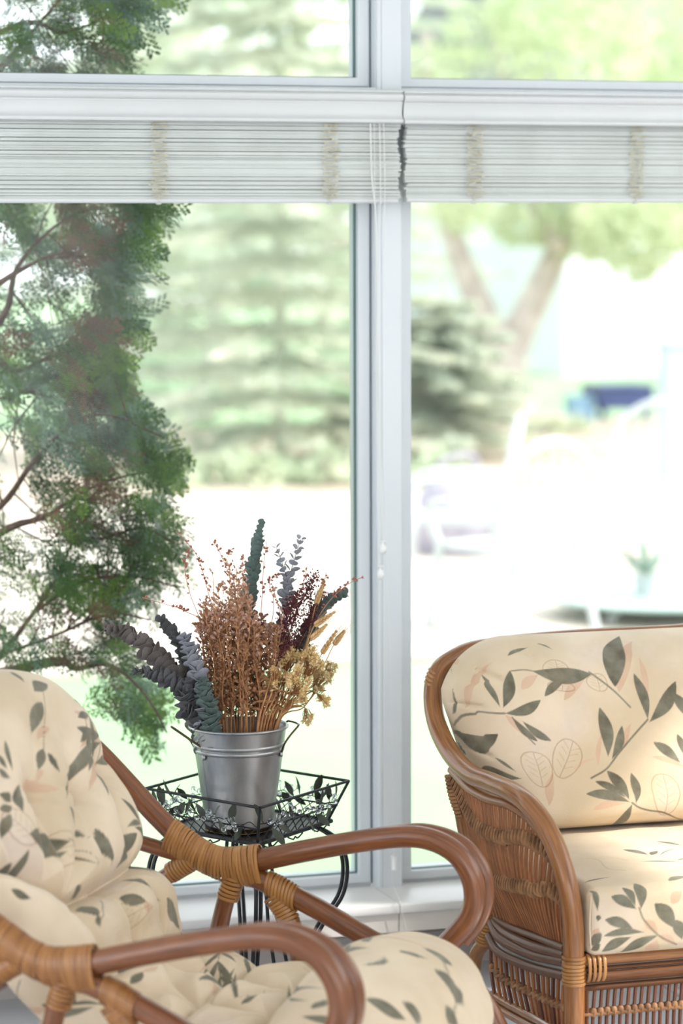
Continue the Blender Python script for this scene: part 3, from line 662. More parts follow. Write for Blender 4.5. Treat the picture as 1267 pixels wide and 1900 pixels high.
while cnt < 1750:
    py = r_.uniform(-160, 1400)
    xe = np.interp(py, ey, ex) - 26
    px = xe - abs(r_.normal(0, 1)) * 170 if r_.random() < .75 else r_.uniform(-520, xe)
    if py > 1130:
        # lower branch only
        if px < 190 and py > 1270: continue
        if px > 200 and abs(py - (1235 + (px - 200) * 1.0)) > 75: continue
        if py > 1240 and px < 200: continue
    if any(((px - a) / (c + 14)) ** 2 + ((py - b) / (d + 14)) ** 2 < 1 and r_.random() < .93 for a, b, c, d in holes): continue
    if math.sin(px * .045 + py * .02) + math.sin(py * .05 - px * .0125) < -1.05 and r_.random() < .75: continue
    D_ = r_.uniform(7.02, 7.62) if px > 0 else r_.uniform(7.6, 9.2)
    p = at(px, py, D_)
    if p[1] < YM + .26: p[1] = YM + .26 + r_.uniform(0, .2)
    k = np.argmin(((lp[:, :2] - (px, py)) ** 2).sum(1)); d = p - limbpts[k]; d = nrmz(d) * .6 + _r * r_.uniform(.3, .9) + np.array([0, 0, r_.uniform(-.75, .25)]) + r_.normal(0, .25, 3)
    x = nrmz(d + np.array([0, 0, -.25])); an_ = 1.5 * math.sin(px * .021 + 1) + 1.3 * math.sin(py * .017 + px * .008) + r_.normal(0, .35); hz = _r * math.sin(an_) - CF * math.cos(an_); nn = nrmz(hz - x * (hz @ x)); y = nrmz(np.cross(nn, x)); z = np.cross(x, y)
    s = r_.uniform(.09, .19)
    v = SP[r_.integers(6)] * s
    v = p - x * s * .5 + v[:, :1] * x + v[:, 1:2] * y + v[:, 2:] * z
    u = r_.random() + .12 * math.sin(px * .03) + .12 * math.sin(py * .025 + 1)
    e = np.interp(py, ey, ex) - px
    key = 'cedD' if (u < .16 and e > 60) else ('cedB' if u > .76 else ('cedY' if u < .30 else 'cedG'))
    groups[key].append(v); cnt += 1
for k, g in groups.items():
    V = np.concatenate(g); me = bpy.data.meshes.new('foliage'); nq = len(V) // 4; loc = np.array(WL[ced.name])
    me.vertices.add(len(V)); me.vertices.foreach_set('co', (V - loc).astype('f').ravel())
    me.loops.add(len(V)); me.loops.foreach_set('vertex_index', np.arange(len(V), dtype='i')); me.polygons.add(nq); me.polygons.foreach_set('loop_start', np.arange(0, len(V), 4, dtype='i')); me.polygons.foreach_set('loop_total', np.full(nq, 4, 'i'))
    me.update(calc_edges=True); me.materials.append(M_[k]); place('foliage', me, ced, Matrix.Translation(WL[ced.name]), kind='stuff')
# ================================================================== printed cushions
def quad_mesh(name, V, F, matl, parent, masks=None, **tags):
    loc = np.array(WL[parent.name]); me = bpy.data.meshes.new(name)
    V = np.asarray(V); F = np.asarray(F)
    me.vertices.add(len(V)); me.vertices.foreach_set('co', (V - loc).astype('f').ravel())
    me.loops.add(F.size); me.loops.foreach_set('vertex_index', F.astype('i').ravel()); me.polygons.add(len(F))
    me.polygons.foreach_set('loop_start', np.arange(0, F.size, 4, dtype='i')); me.polygons.foreach_set('loop_total', np.full(len(F), 4, 'i'))
    me.update(calc_edges=True); me.polygons.foreach_set('use_smooth', [True] * len(F))
    if masks is not None:
        a = me.attributes.new('print', 'FLOAT_COLOR', 'POINT'); a.data.foreach_set('color', np.c_[masks, np.ones(len(V))].astype('f').ravel())
    me.materials.append(matl); o = bpy.data.objects.new(name, me); COL.objects.link(o); o.parent = parent; WL[o.name] = tuple(loc)
    for k, v in tags.items(): o[k] = v
    return o
class Print:
    """masks drawn in the cushion's own surface metric (P: n x 2, metres)"""
    def __init__(s, P, aa=.0016): s.P = np.asarray(P, float); s.m = np.zeros((len(P), 3)); s.aa = aa
    def put(s, ch, k, idx=None):
        if idx is None: s.m[:, ch] = np.maximum(s.m[:, ch], k)
        else: s.m[idx, ch] = np.maximum(s.m[idx, ch], k)
    def near(s, c, rad): return np.nonzero((np.abs(s.P[:, 0] - c[0]) < rad) & (np.abs(s.P[:, 1] - c[1]) < rad))[0]
    def leaf(s, a, b, w, ch=0, bend=.08, k=1.0):
        a, b = np.asarray(a, float), np.asarray(b, float); L = np.linalg.norm(b - a) + 1e-9; ax = (b - a) / L; n = np.array([-ax[1], ax[0]])
        i = s.near((a + b) / 2, L * .6 + w); q = s.P[i] - a; t = q @ ax / L; d = q @ n - bend * L * np.sin(np.pi * np.clip(t, 0, 1))
        hw = w * .5 * np.sin(np.pi * np.clip(t, 0, 1) ** .85) ** 1.05
        v = np.clip((hw - np.abs(d)) / s.aa + .5, 0, 1) * ((t > 0) & (t < 1))
        s.put(ch, v * k, i)
    def line(s, pts, w, ch=0, k=1.0):
        pts = sm([(p[0], p[1], 0) for p in pts], 6)[:, :2]
        for a, b in zip(pts[:-1], pts[1:]):
            L = np.linalg.norm(b - a) + 1e-9; ax = (b - a) / L; i = s.near((a + b) / 2, L + w * 2 + s.aa)
            q = s.P[i] - a; t = np.clip(q @ ax, 0, L); d = np.linalg.norm(q - t[:, None] * ax, axis=1)
            s.put(ch, np.clip((w * .5 - d) / s.aa + .5, 0, 1) * k, i)
    def outline(s, c, rx, ry, rot=0, k=.7, ribs=True):
        th = np.linspace(0, 2 * np.pi, 15); cr, sr = math.cos(rot), math.sin(rot)
        rr = 1 + .06 * np.sin(th * 3 + c[0] * 90)
        def T(x, y): return (c[0] + x * cr - y * sr, c[1] + x * sr + y * cr)
        s.line([T(rx * math.cos(t) * r, ry * math.sin(t) * r) for t, r in zip(th, rr)], .0022, 2, k)
        if ribs:
            s.line([T(0, -ry), T(rx * .08, 0), T(0, ry * .9)], .0018, 2, k)
            for y in (-.5, -.15, .2, .5):
                for sg in (-1, 1): s.line([T(sg * .1 * rx, ry * y), T(sg * .6 * rx, ry * (y + .25))], .0013, 2, k * .7)
def pick(V, Nrm, pxy, vis=None):
    """index of the surface vertex that stands at a traced point of the photograph"""
    pr = pick.cache; d = (pr[:, 0] - pxy[0]) ** 2 + (pr[:, 1] - pxy[1]) ** 2
    d = np.where(pick.front, d, 1e9); m = d.min(); c = np.nonzero(d < max(m, 16) + 1)[0]
    return c[np.argmin(pr[c, 2])]
def prep(V, F, flip=False):
    V = np.asarray(V); F = np.asarray(F)
    n = np.cross(V[F[:, 2]] - V[F[:, 0]], V[F[:, 3]] - V[F[:, 1]]); N = np.zeros_like(V)
    for k in range(4): np.add.at(N, F[:, k], n)
    pick.cache = proj(V); pick.front = ((CAM - V) * N).sum(1) * (-1 if flip else 1) > 0
def frond(pr, c, ang, s, rnd):
    """a spray of bamboo-like leaves for the parts of the print that the photo does not show"""
    def T(x, y): return (c[0] + (x * math.cos(ang) - y * math.sin(ang)) * s, c[1] + (x * math.sin(ang) + y * math.cos(ang)) * s)
    pr.line([T(0, 0), T(.5, .05), T(1, -.03)], .003, 0, .9)
    for x, y, a, l, w in ((.25, .02, .8, .55, .13), (.3, .02, -.8, .5, .12), (.6, .03, .6, .6, .14), (.62, .03, -.55, .55, .13), (.95, -.02, .15, .5, .14), (.95, -.02, -.9, .4, .1)):
        pr.leaf(T(x, y), T(x + l * math.cos(a), y + l * math.sin(a)), w * s, 0, rnd.uniform(-.1, .1))
    pr.leaf(T(.4, .0), T(.2, -.55), .12 * s, 1); pr.leaf(T(.8, .05), T(1.1, .5), .1 * s, 1)
def wraprings(mb, path, ra, rb, nrm, pitch=.0066, n=22, skew=0.0, th=.0013):
    """flat strands of cane side by side round one or two poles. ra: half height in the plane (list), rb: half depth"""
    P = resamp(path, max(3, int(np.linalg.norm(np.diff(path, axis=0), axis=1).sum() / pitch)))
    N = len(P); ra = np.interp(np.linspace(0, 1, N), np.linspace(0, 1, len(ra)), ra); T = np.gradient(P, axis=0); T /= np.linalg.norm(T, axis=1)[:, None]
    nrm = nrmz(nrm); a = np.linspace(0, 2 * np.pi, n, endpoint=False); c, q = np.cos(a)[:, None], np.sin(a)[:, None]
    for i in range(N):
        sk = skew + random.uniform(-.04, .04); b = nrmz(np.cross(nrm, T[i])); b2 = nrmz(b + T[i] * sk); t2 = nrmz(np.cross(b2, nrm)); k = random.uniform(0, .0007)
        hw = pitch * .5 * random.uniform(.96, 1.02)
        rows = []
        for o, r in ((-hw, -.001), (-hw * .93, th * .7), (-hw * .4, th), (hw * .4, th), (hw * .93, th * .7), (hw, -.001)):
            rows.append(P[i] + t2 * o + b2 * (ra[i] + r + k) * c + nrm * (rb + r + k) * q)
        f = [(u * n + v, u * n + (v + 1) % n, (u + 1) * n + (v + 1) % n, (u + 1) * n + v) for u in range(5) for v in range(n)]
        m_ = np.zeros((6 * n, 3)); m_[:, 0] = i * .37; m_[:, 2] = np.tile(np.arange(n) * .012, 6)
        mb.add(np.concatenate(rows), f, m_)
# ================================================================== rattan armchair with tufted cushion (left)
PF = at(440, 1600, 5.70); PN = at(128, 1790, 4.97)
zj = (PF[2] + PN[2]) / 2
PF = CAM + (PF - CAM) * ((zj - CAMZ) / (PF[2] - CAMZ)); PN = CAM + (PN - CAM) * ((zj - CAMZ) / (PN[2] - CAMZ))
AW = np.linalg.norm(PF - PN); AV = (PF - PN) / AW; AU = np.array([AV[1], -AV[0], 0.0]); AO = (PF + PN) / 2
ch = thing('rattan_armchair', (AO[0], AO[1], 0), 'honey brown rattan armchair with looped arms and tufted leaf print cushion, left foreground', 'armchair')
def loc2(p, side): d = np.asarray(p) - AO; return (d @ AU, p[2])
def farp(px, py): return loc2(onP(px, py, PF, AV), 1)
def W3(u, z, v): return AO * (1, 1, 0) + AU * u + AV * v + np.array([0, 0, z])
RP = .0215
polyC = [farp(*q) for q in [(150, 1366), (190, 1404), (235, 1452), (290, 1512), (345, 1564), (400, 1598), (460, 1622), (530, 1655), (605, 1695), (690, 1745), (790, 1800), (900, 1862)]]
polyB = [farp(*q) for q in [(170, 1540), (235, 1556), (330, 1584), (410, 1603), (480, 1596), (560, 1580), (660, 1562), (745, 1552), (800, 1558), (845, 1582), (873, 1622), (881, 1665), (872, 1700), (850, 1730), (815, 1765), (760, 1800)]]
polyB2 = [farp(*q) for q in [(520, 1588), (620, 1570), (745, 1549), (806, 1553), (856, 1578), (888, 1622), (895, 1668), (882, 1712), (852, 1752)]]
polyD = [farp(*q) for q in [(434, 1610), (420, 1665), (402, 1740), (385, 1830), (375, 1930)]]
polyE = [farp(*q) for q in [(505, 1642), (525, 1680), (548, 1740), (560, 1830), (566, 1940)]]
polyF = [farp(*q) for q in [(372, 1588), (340, 1606), (300, 1632), (240, 1668)]]
for side, sg in (('far', 1), ('near', -1)):
    V0 = sg * AW / 2
    def pl(q, dv=0, n=8): return sm([W3(u, z, V0 + dv) for u, z in q], n)
    ext = lambda q, p: list(q) + [p]
    MB().tube(pl(ext(polyC, (polyC[-1][0] + .10, .06))), RP, 14).build('back_pole', M_['rat'], ch)
    MB().tube(pl(polyB, 0, 8), [.016] * 3 + [.0225] * 10 + [.021], 14).build('arm_pole', M_['rat'], ch)
    MB().tube(pl(polyB2, .031, 8), .0165, 12).build('arm_outer_pole', M_['rat'], ch)
    MB().tube(pl(ext(polyD, (polyD[-1][0] - .01, .02))), .0185, 12).build('leg', M_['rat'], ch)
    MB().tube(pl(ext(polyE, (polyE[-1][0] + .01, .02))), .0175, 12).build('leg', M_['rat'], ch)
    MB().tube(pl(polyF), .018, 12).build('brace_pole', M_['rat'], ch)
    nr = AV
    A = MB()
    wraprings(A, pl([farp(*q) for q in [(316, 1550), (344, 1568), (376, 1588), (412, 1603), (450, 1607), (484, 1608)]]), [.0345, .033, .031, .032, .036, .041, .0455], .0262, nr, skew=.15)
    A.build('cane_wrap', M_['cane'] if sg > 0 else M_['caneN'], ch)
    A = MB(); wraprings(A, pl([farp(*q) for q in [(434, 1628), (429, 1645), (423, 1664)]]), [.0215], .0215, nr)
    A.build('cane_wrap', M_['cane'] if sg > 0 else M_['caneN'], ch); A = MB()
    wraprings(A, pl([farp(*q) for q in [(366, 1590), (340, 1606), (318, 1619)]]), [.0205], .0205, nr)
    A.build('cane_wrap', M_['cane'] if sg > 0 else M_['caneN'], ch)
    A = MB(); wraprings(A, pl([farp(*q) for q in [(500, 1640), (522, 1652), (548, 1666)]]), [.025, .027, .024], .0235, nr, skew=.3)
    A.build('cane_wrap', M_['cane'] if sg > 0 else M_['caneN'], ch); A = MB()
    wraprings(A, pl([farp(*q) for q in [(512, 1662), (524, 1682), (536, 1706), (545, 1736)]]), [.026, .0235, .0205, .0200], .020, nr)
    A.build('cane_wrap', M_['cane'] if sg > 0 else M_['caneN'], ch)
    # ground runner
    MB().tube(pl([(polyD[-1][0] - .35, .022), (0, .022), (.35, .022), (polyC[-1][0] + .12, .03)]), .021, 12).build('base_rail', M_['rat'], ch)
# cross rails
for u, z in ((polyC[0][0], polyC[0][1]), (polyF[-1][0] + .02, polyF[-1][1] - .0), (.02, .22), (.42, .24), (polyD[-1][0] - .3, .024)):
    MB().tube([W3(u, z, -AW / 2), W3(u, z, AW / 2)], .017, 12).build('cross_rail', M_['rat'], ch)
# bent pole carrying the back cushion
MB().tube(sm([W3(-.30, .33, -.30), W3(-.44, .55, -.31), W3(-.56, .80, -.24), W3(-.60, .90, 0), W3(-.56, .80, .24), W3(-.44, .55, .31), W3(-.30, .33, .30)], 8), .017, 12).build('back_hoop', M_['rat'], ch)

# cushion: one long tufted pad folded over back and seat
path = sm([(-.385, .99, 0), (-.325, .855, 0), (-.242, .69, 0), (-.165, .535, 0), (-.075, .415, 0), (.02, .345, 0), (.16, .33, 0), (.31, .345, 0), (.43, .362, 0), (.495, .33, 0), (.52, .28, 0)], 14)[:, :2]
NS, NT = 560, 520
S = resamp(path, NS); Ls = np.r_[0, np.cumsum(np.linalg.norm(np.diff(S, axis=0), axis=1))]; LT = Ls[-1]
T = np.gradient(S, axis=0); T /= np.linalg.norm(T, axis=1)[:, None]
Nn = np.stack([-T[:, 1], T[:, 0]], -1)              # towards the sitter
if Nn[100][0] < 0: Nn = -Nn
s = Ls
def rnd_end(x, r): q = np.clip(1 - x / r, 0, 1); return np.sqrt(np.clip(1 - q * q, 0, 1))
Wd = .328 * rnd_end(s, .25) * (.55 + .45 * rnd_end(LT - s, .14)) * (1 - .03 * np.exp(-((s - .62) / .10) ** 2))
Wd = np.maximum(Wd, .004)
Th = (.108 + .050 * np.clip((s - LT + .34) / .2, 0, 1)) * rnd_end(s, .13) * rnd_end(LT - s, .11)
Th = Th * (1 - .16 * np.exp(-((s - .60) / .03) ** 2)) + .0
half = NT // 2
q_ = np.arange(NT) / NT; th = np.where(q_ < .78, q_ / .78 * np.pi, np.pi + (q_ - .78) / .22 * np.pi)
cx = np.sign(np.cos(th)) * np.abs(np.cos(th)) ** .72; sy = np.sign(np.sin(th)) * np.abs(np.sin(th)) ** .72
vv = Wd[:, None] * cx[None]; hh = np.where(sy[None] > 0, Th[:, None] * sy[None], .62 * Th[:, None] * sy[None])
# tufts and folds on the upper side
tuft = []
def seg(a, b, P): 
    a, b = np.array(a), np.array(b); d = b - a; t = np.clip(((P - a) @ d) / (d @ d), 0, 1); return np.linalg.norm(P - a - t[..., None] * d, axis=-1)
G = np.stack([np.broadcast_to(s[:, None], vv.shape), vv], -1)
top = np.clip(sy, 0, 1)[None] ** .5
rows = [(.25, ()), (.47, ()), (.64, ()), (.86, ()), (1.03, ())]
pts = [(.25, -.26), (.25, -.11), (.29, .05), (.27, .21), (.47, -.13), (.475, .03), (.64, -.14), (.64, .02), (.64, .18), (.86, -.20), (.86, -.06), (.86, .10), (1.04, -.14), (1.04, .02), (1.03, .18)]
dsp = np.zeros_like(vv)
for p in pts:
    d = np.linalg.norm(G - np.array(p), axis=-1); dsp -= .040 * np.exp(-(d / .050) ** 2) + .026 * np.exp(-(d / .018) ** 2)
cre = []
def crease(a, b, dep=.030, wd=.024):
    global dsp
    cre.append(seg(a, b, G)); dsp = np.minimum(dsp, dsp * .4 - dep * np.exp(-(cre[-1] / wd) ** 1.15))
def poly(L, dep, wd):
    global dsp
    q = np.min([seg(a, b, G) for a, b in zip(L[:-1], L[1:])], axis=0); dsp = np.minimum(dsp, dsp * .4 - dep * np.exp(-(q / wd) ** 1.1))
poly([(.30, -.42), (.36, -.26), (.41, -.19), (.47, -.13), (.475, .03), (.47, .2), (.46, .42)], .070, .024)
poly([(.64, -.42), (.64, -.14), (.64, .02), (.64, .18), (.65, .42)], .050, .026)
poly([(.88, -.42), (.86, -.20), (.86, -.06), (.86, .10), (.87, .42)], .034, .022)
poly([(1.06, -.42), (1.04, -.14), (1.04, .02), (1.03, .18), (1.02, .42)], .050, .026)
for a, b in (((.25, -.26), (.36, -.25)), ((.25, -.11), (.41, -.18)), ((.25, -.11), (.46, -.13)), ((.29, .05), (.46, -.13)), ((.29, .05), (.455, .03)), ((.27, .21), (.44, .16)), ((.46, -.13), (.64, -.14)), ((.455, .03), (.64, .02)), ((.44, .16), (.64, .18)),
             ((.64, -.14), (.86, -.20)), ((.64, -.14), (.86, -.06)), ((.64, .02), (.86, -.06)), ((.64, .02), (.86, .10)), ((.64, .18), (.86, .10)), ((.86, -.20), (1.04, -.14)), ((.86, -.06), (1.04, -.14)), ((.86, -.06), (1.04, .02)), ((.86, .10), (1.04, .02)), ((.86, .10), (1.03, .18))): crease(a, b)
for a, b in (((.25, -.11), (.25, -.26)), ((.25, -.11), (.29, .05)), ((.29, .05), (.27, .21)), ((.27, .21), (.24, .34)), ((.12, -.02), (.25, -.11)), ((.12, .08), (.29, .05))): crease(a, b, .012, .034)
# wrinkles radiating from the tufts
for p in pts:
    d = G - np.array(p); r = np.linalg.norm(d, axis=-1); a = np.arctan2(d[..., 1], d[..., 0])
    dsp += .0016 * np.sin(a * 9 + p[0] * 40 + p[1] * 70) * np.exp(-((r - .05) / .035) ** 2)
dsp += .004 * np.sin(G[..., 0] * 31 + G[..., 1] * 11) * np.sin(G[..., 1] * 23 + 2)
# side gathers
edge_ = np.exp(-((1 - np.abs(cx[None])) / .12) ** 2)
dsp2 = -.022 * edge_ * sum(np.exp(-((s[:, None] - r0) / .035) ** 2) for r0, _ in rows)
ctr = AO[None, None] * (1, 1, 0) + S[:, None, 0:1] * AU + vv[..., None] * AV + S[:, None, 1:2] * np.array([0, 0, 1.])
nrm3 = Nn[:, None, 0:1] * AU + Nn[:, None, 1:2] * np.array([0, 0, 1.])
# displacement of the fold narrows the width a little
Vc = ctr + nrm3 * (hh + dsp * top)[..., None] + AV * (dsp2 * np.sign(vv))[..., None]
V = Vc.reshape(-1, 3)
i = np.arange(NS - 1)[:, None]; j = np.arange(NT)[None]; k2 = (j + 1) % NT
F = np.stack([i * NT + j, i * NT + k2, (i + 1) * NT + k2, (i + 1) * NT + j], -1).reshape(-1, 4)
arc = np.zeros_like(vv); dd = np.hypot(np.diff(vv, axis=1), np.diff(hh, axis=1)); arc[:, 1:] = np.cumsum(dd, axis=1)
mid = arc[:, int(NT * .39)][:, None]; U2 = arc - mid
P2 = np.stack([np.broadcast_to(s[:, None], vv.shape), U2], -1).reshape(-1, 2)
prep(V, F)
vc = V[(NS // 2) * NT + int(NT * .39)]; 
fl_ = ((CAM - V) * 0).sum()
# make sure that front means outward
n0 = np.cross(V[F[:, 2]] - V[F[:, 0]], V[F[:, 3]] - V[F[:, 1]]); q0 = (NS // 2) * NT + int(NT * .39)
flip = (n0[q0] @ nrm3[NS // 2, 0]) < 0
if flip: F = F[:, ::-1]
prep(V, F)
pr = Print(P2, .0022)
def PX(x, y): return P2[pick(V, None, (x, y))]
lv = [((115, 1232), (46, 1290), 0)]
K = .37879  # crop pixels to photo pixels
def C_(x, y): return (x * K, 1220 + y * K)
for a, b, w_ in (((60, 60), (125, 115), 30), ((235, 120), (175, 160), 45), ((215, 215), (160, 365), 55), ((385, 340), (500, 375), 42), ((500, 410), (335, 680), 48), ((560, 478), (475, 522), 35), ((235, 455), (298, 552), 34), ((215, 440), (192, 548), 34),
                 ((35, 400), (70, 550), 22), ((0, 470), (40, 540), 24), ((0, 540), (60, 590), 20), ((60, 700), (0, 660), 25), ((105, 620), (120, 750), 45), ((0, 740), (60, 720), 30), ((60, 760), (10, 880), 30), ((150, 855), (345, 890), 80), ((345, 720), (430, 880), 38), ((470, 830), (555, 1020), 40),
                 ((680, 855), (570, 1045), 62), ((360, 880), (490, 1015), 10), ((240, 960), (330, 940), 30), ((150, 940), (165, 1110), 34), ((60, 1010), (100, 1080), 40), ((690, 960), (800, 1045), 60), ((590, 1085), (790, 1185), 55), ((590, 1165), (725, 1190), 45), ((825, 1170), (890, 1335), 50),
                 ((390, 1210), (480, 1260), 55), ((380, 1110), (370, 1190), 22), ((60, 1130), (160, 1175), 30), ((960, 1575), (1150, 1515), 38), ((1160, 1535), (1175, 1660), 24), ((1170, 1690), (1267, 1640), 30), ((600, 1480), (690, 1500), 30), ((640, 1590), (700, 1530), 34), ((200, 1710), (460, 1700), 45), ((370, 1620), (500, 1690), 28), ((480, 1250), (490, 1310), 14), ((1220, 1450), (1267, 1500), 26)):
    p0, p1 = PX(*C_(*a)), PX(*C_(*b))
    if np.linalg.norm(p1 - p0) < .32: pr.leaf(p0, p1, w_ * K / 930 * 1.5, 0, .06)
for a, b, w_ in (((510, 420), (400, 440), 34), ((490, 520), (430, 640), 50), ((250, 340), (190, 400), 30), ((215, 540), (180, 620), 20), ((430, 980), (350, 960), 24), ((700, 1200), (760, 1230), 30), ((1060, 1590), (1120, 1620), 34), ((700, 1530), (770, 1500), 25), ((130, 600), (300, 640), 30)):
    p0, p1 = PX(*C_(*a)), PX(*C_(*b))
    if np.linalg.norm(p1 - p0) < .2: pr.leaf(p0, p1, w_ * K / 930 * 1.5, 1, .1)
for L in ([(215, 150), (222, 300), (215, 440)], [(500, 410), (480, 520)], [(340, 880), (420, 940), (490, 1010)], [(490, 1180), (485, 1300)], [(1165, 1520), (1170, 1680)]):
    q = [PX(*C_(*a)) for a in L]
    if max(np.linalg.norm(np.diff(q, axis=0), axis=1)) < .2: pr.line(q, .0025, 0, .8)
for x, y, a in ((330, 930, 26), (120, 820, 22), (1080, 1600, 20), (640, 1250, 22)):
    c = PX(*C_(x, y)); pr.outline(c, a * .0012, a * .0018, x * .01)
K2 = .39463
def D_(x, y): return (440 + x * K2, 1480 + y * K2)
for a, b, w_ in (((760, 712), (890, 745), 26), ((950, 720), (985, 775), 40), ((985, 820), (1025, 930), 44), ((1060, 905), (1030, 960), 38), ((600, 940), (800, 1040), 50), ((830, 960), (850, 1060), 34), ((470, 720), (620, 700), 50), ((590, 780), (700, 740), 12), ((235, 870), (400, 890), 26), ((240, 935), (330, 945), 14), ((40, 930), (130, 905), 30), ((350, 985), (420, 940), 30), ((1030, 1010), (1000, 1060), 30), ((1170, 850), (1200, 800), 18)):
    p0, p1 = PX(*D_(*a)), PX(*D_(*b))
    if np.linalg.norm(p1 - p0) < .32: pr.leaf(p0, p1, w_ * K2 / 1000 * 1.45, 0, .06)
pr.line([PX(*D_(*a)) for a in [(970, 760), (1000, 850), (1040, 940), (1020, 1040)]], .003, 0, .7)
rd = random.Random(4)
for sv, uu, an in ((.15, -.20, .4), (1.18, -.15, 2.2), (.75, -.22, 1.0), (.5, -.3, 2.6), (.3, .45, 1.2), (.8, .5, .3), (1.2, .5, 2.0), (.4, -.55, 0), (.1, .3, 2.0), (.7, -.42, 1.6), (1.0, -.38, .2), (1.25, .3, 2.6), (.55, .38, .8), (.95, .42, 2.9), (.12, -.3, 1.0), (1.1, -.6, .5)):
    frond(pr, (sv, uu), an, .13, rd)
cu = quad_mesh('cushion', V, F, M_['fab'], ch, pr.m)
for (sv, q) in pts:
    ii = np.argmin(np.abs(s - sv)); jj = np.argmin(np.abs(vv[ii, :int(NT * .78)] - q))
    m_ = MB(); m_.ball(Vc[ii, jj] + nrm3[ii, 0] * .001, .0075, 10, 5); m_.build('tuft_button', M_['fab'], cu)
# ================================================================== rattan loveseat (right)
FP = at(1065, 1800, 5.75); YF_ = FP[1]; XS = FP[0]
def yp(px, py, dy): return onY(px, py, YF_ + dy)
sofa = thing('rattan_sofa', (XS + .7, YF_ + .35, 0), 'rattan loveseat with wicker side panel and leaf print cushions by the right window', 'sofa')
SW = 1.36; XM = XS + SW / 2
def mir(P, sg):
    P = np.array(P, float)
    if sg < 0: P[:, 0] = 2 * XM - P[:, 0]
    return P
tail = yp(1065, 1900, 0)
rail = [np.array([XS - .004, YF_, .0]), tail, yp(1064, 1790, 0), yp(1062, 1700, .0), yp(1047, 1620, .02), yp(1020, 1548, .07), yp(985, 1497, .14), yp(950, 1469, .23), yp(912, 1452, .34), yp(872, 1435, .45), yp(836, 1397, .56), yp(810, 1342, .65), yp(803, 1285, .71), yp(814, 1245, .745), yp(842, 1222, .77), yp(880, 1206, .79), yp(960, 1194, .80)]
railm = sm(rail, 8)
endz = yp(1267, 1174, .80)
toph = [rail[-1], yp(1050, 1186, .80), yp(1150, 1180, .80), endz, np.array([XM, YF_ + .80, endz[2] + .012])]
full = np.vstack([railm, sm(toph, 8)[1:], mir(sm(toph, 8)[1:-1], -1)[::-1], mir(railm, -1)[::-1]])
MB().tube(full, .0215, 16).build('frame_pole', M_['rat2'], sofa)
TV = rail[5:]
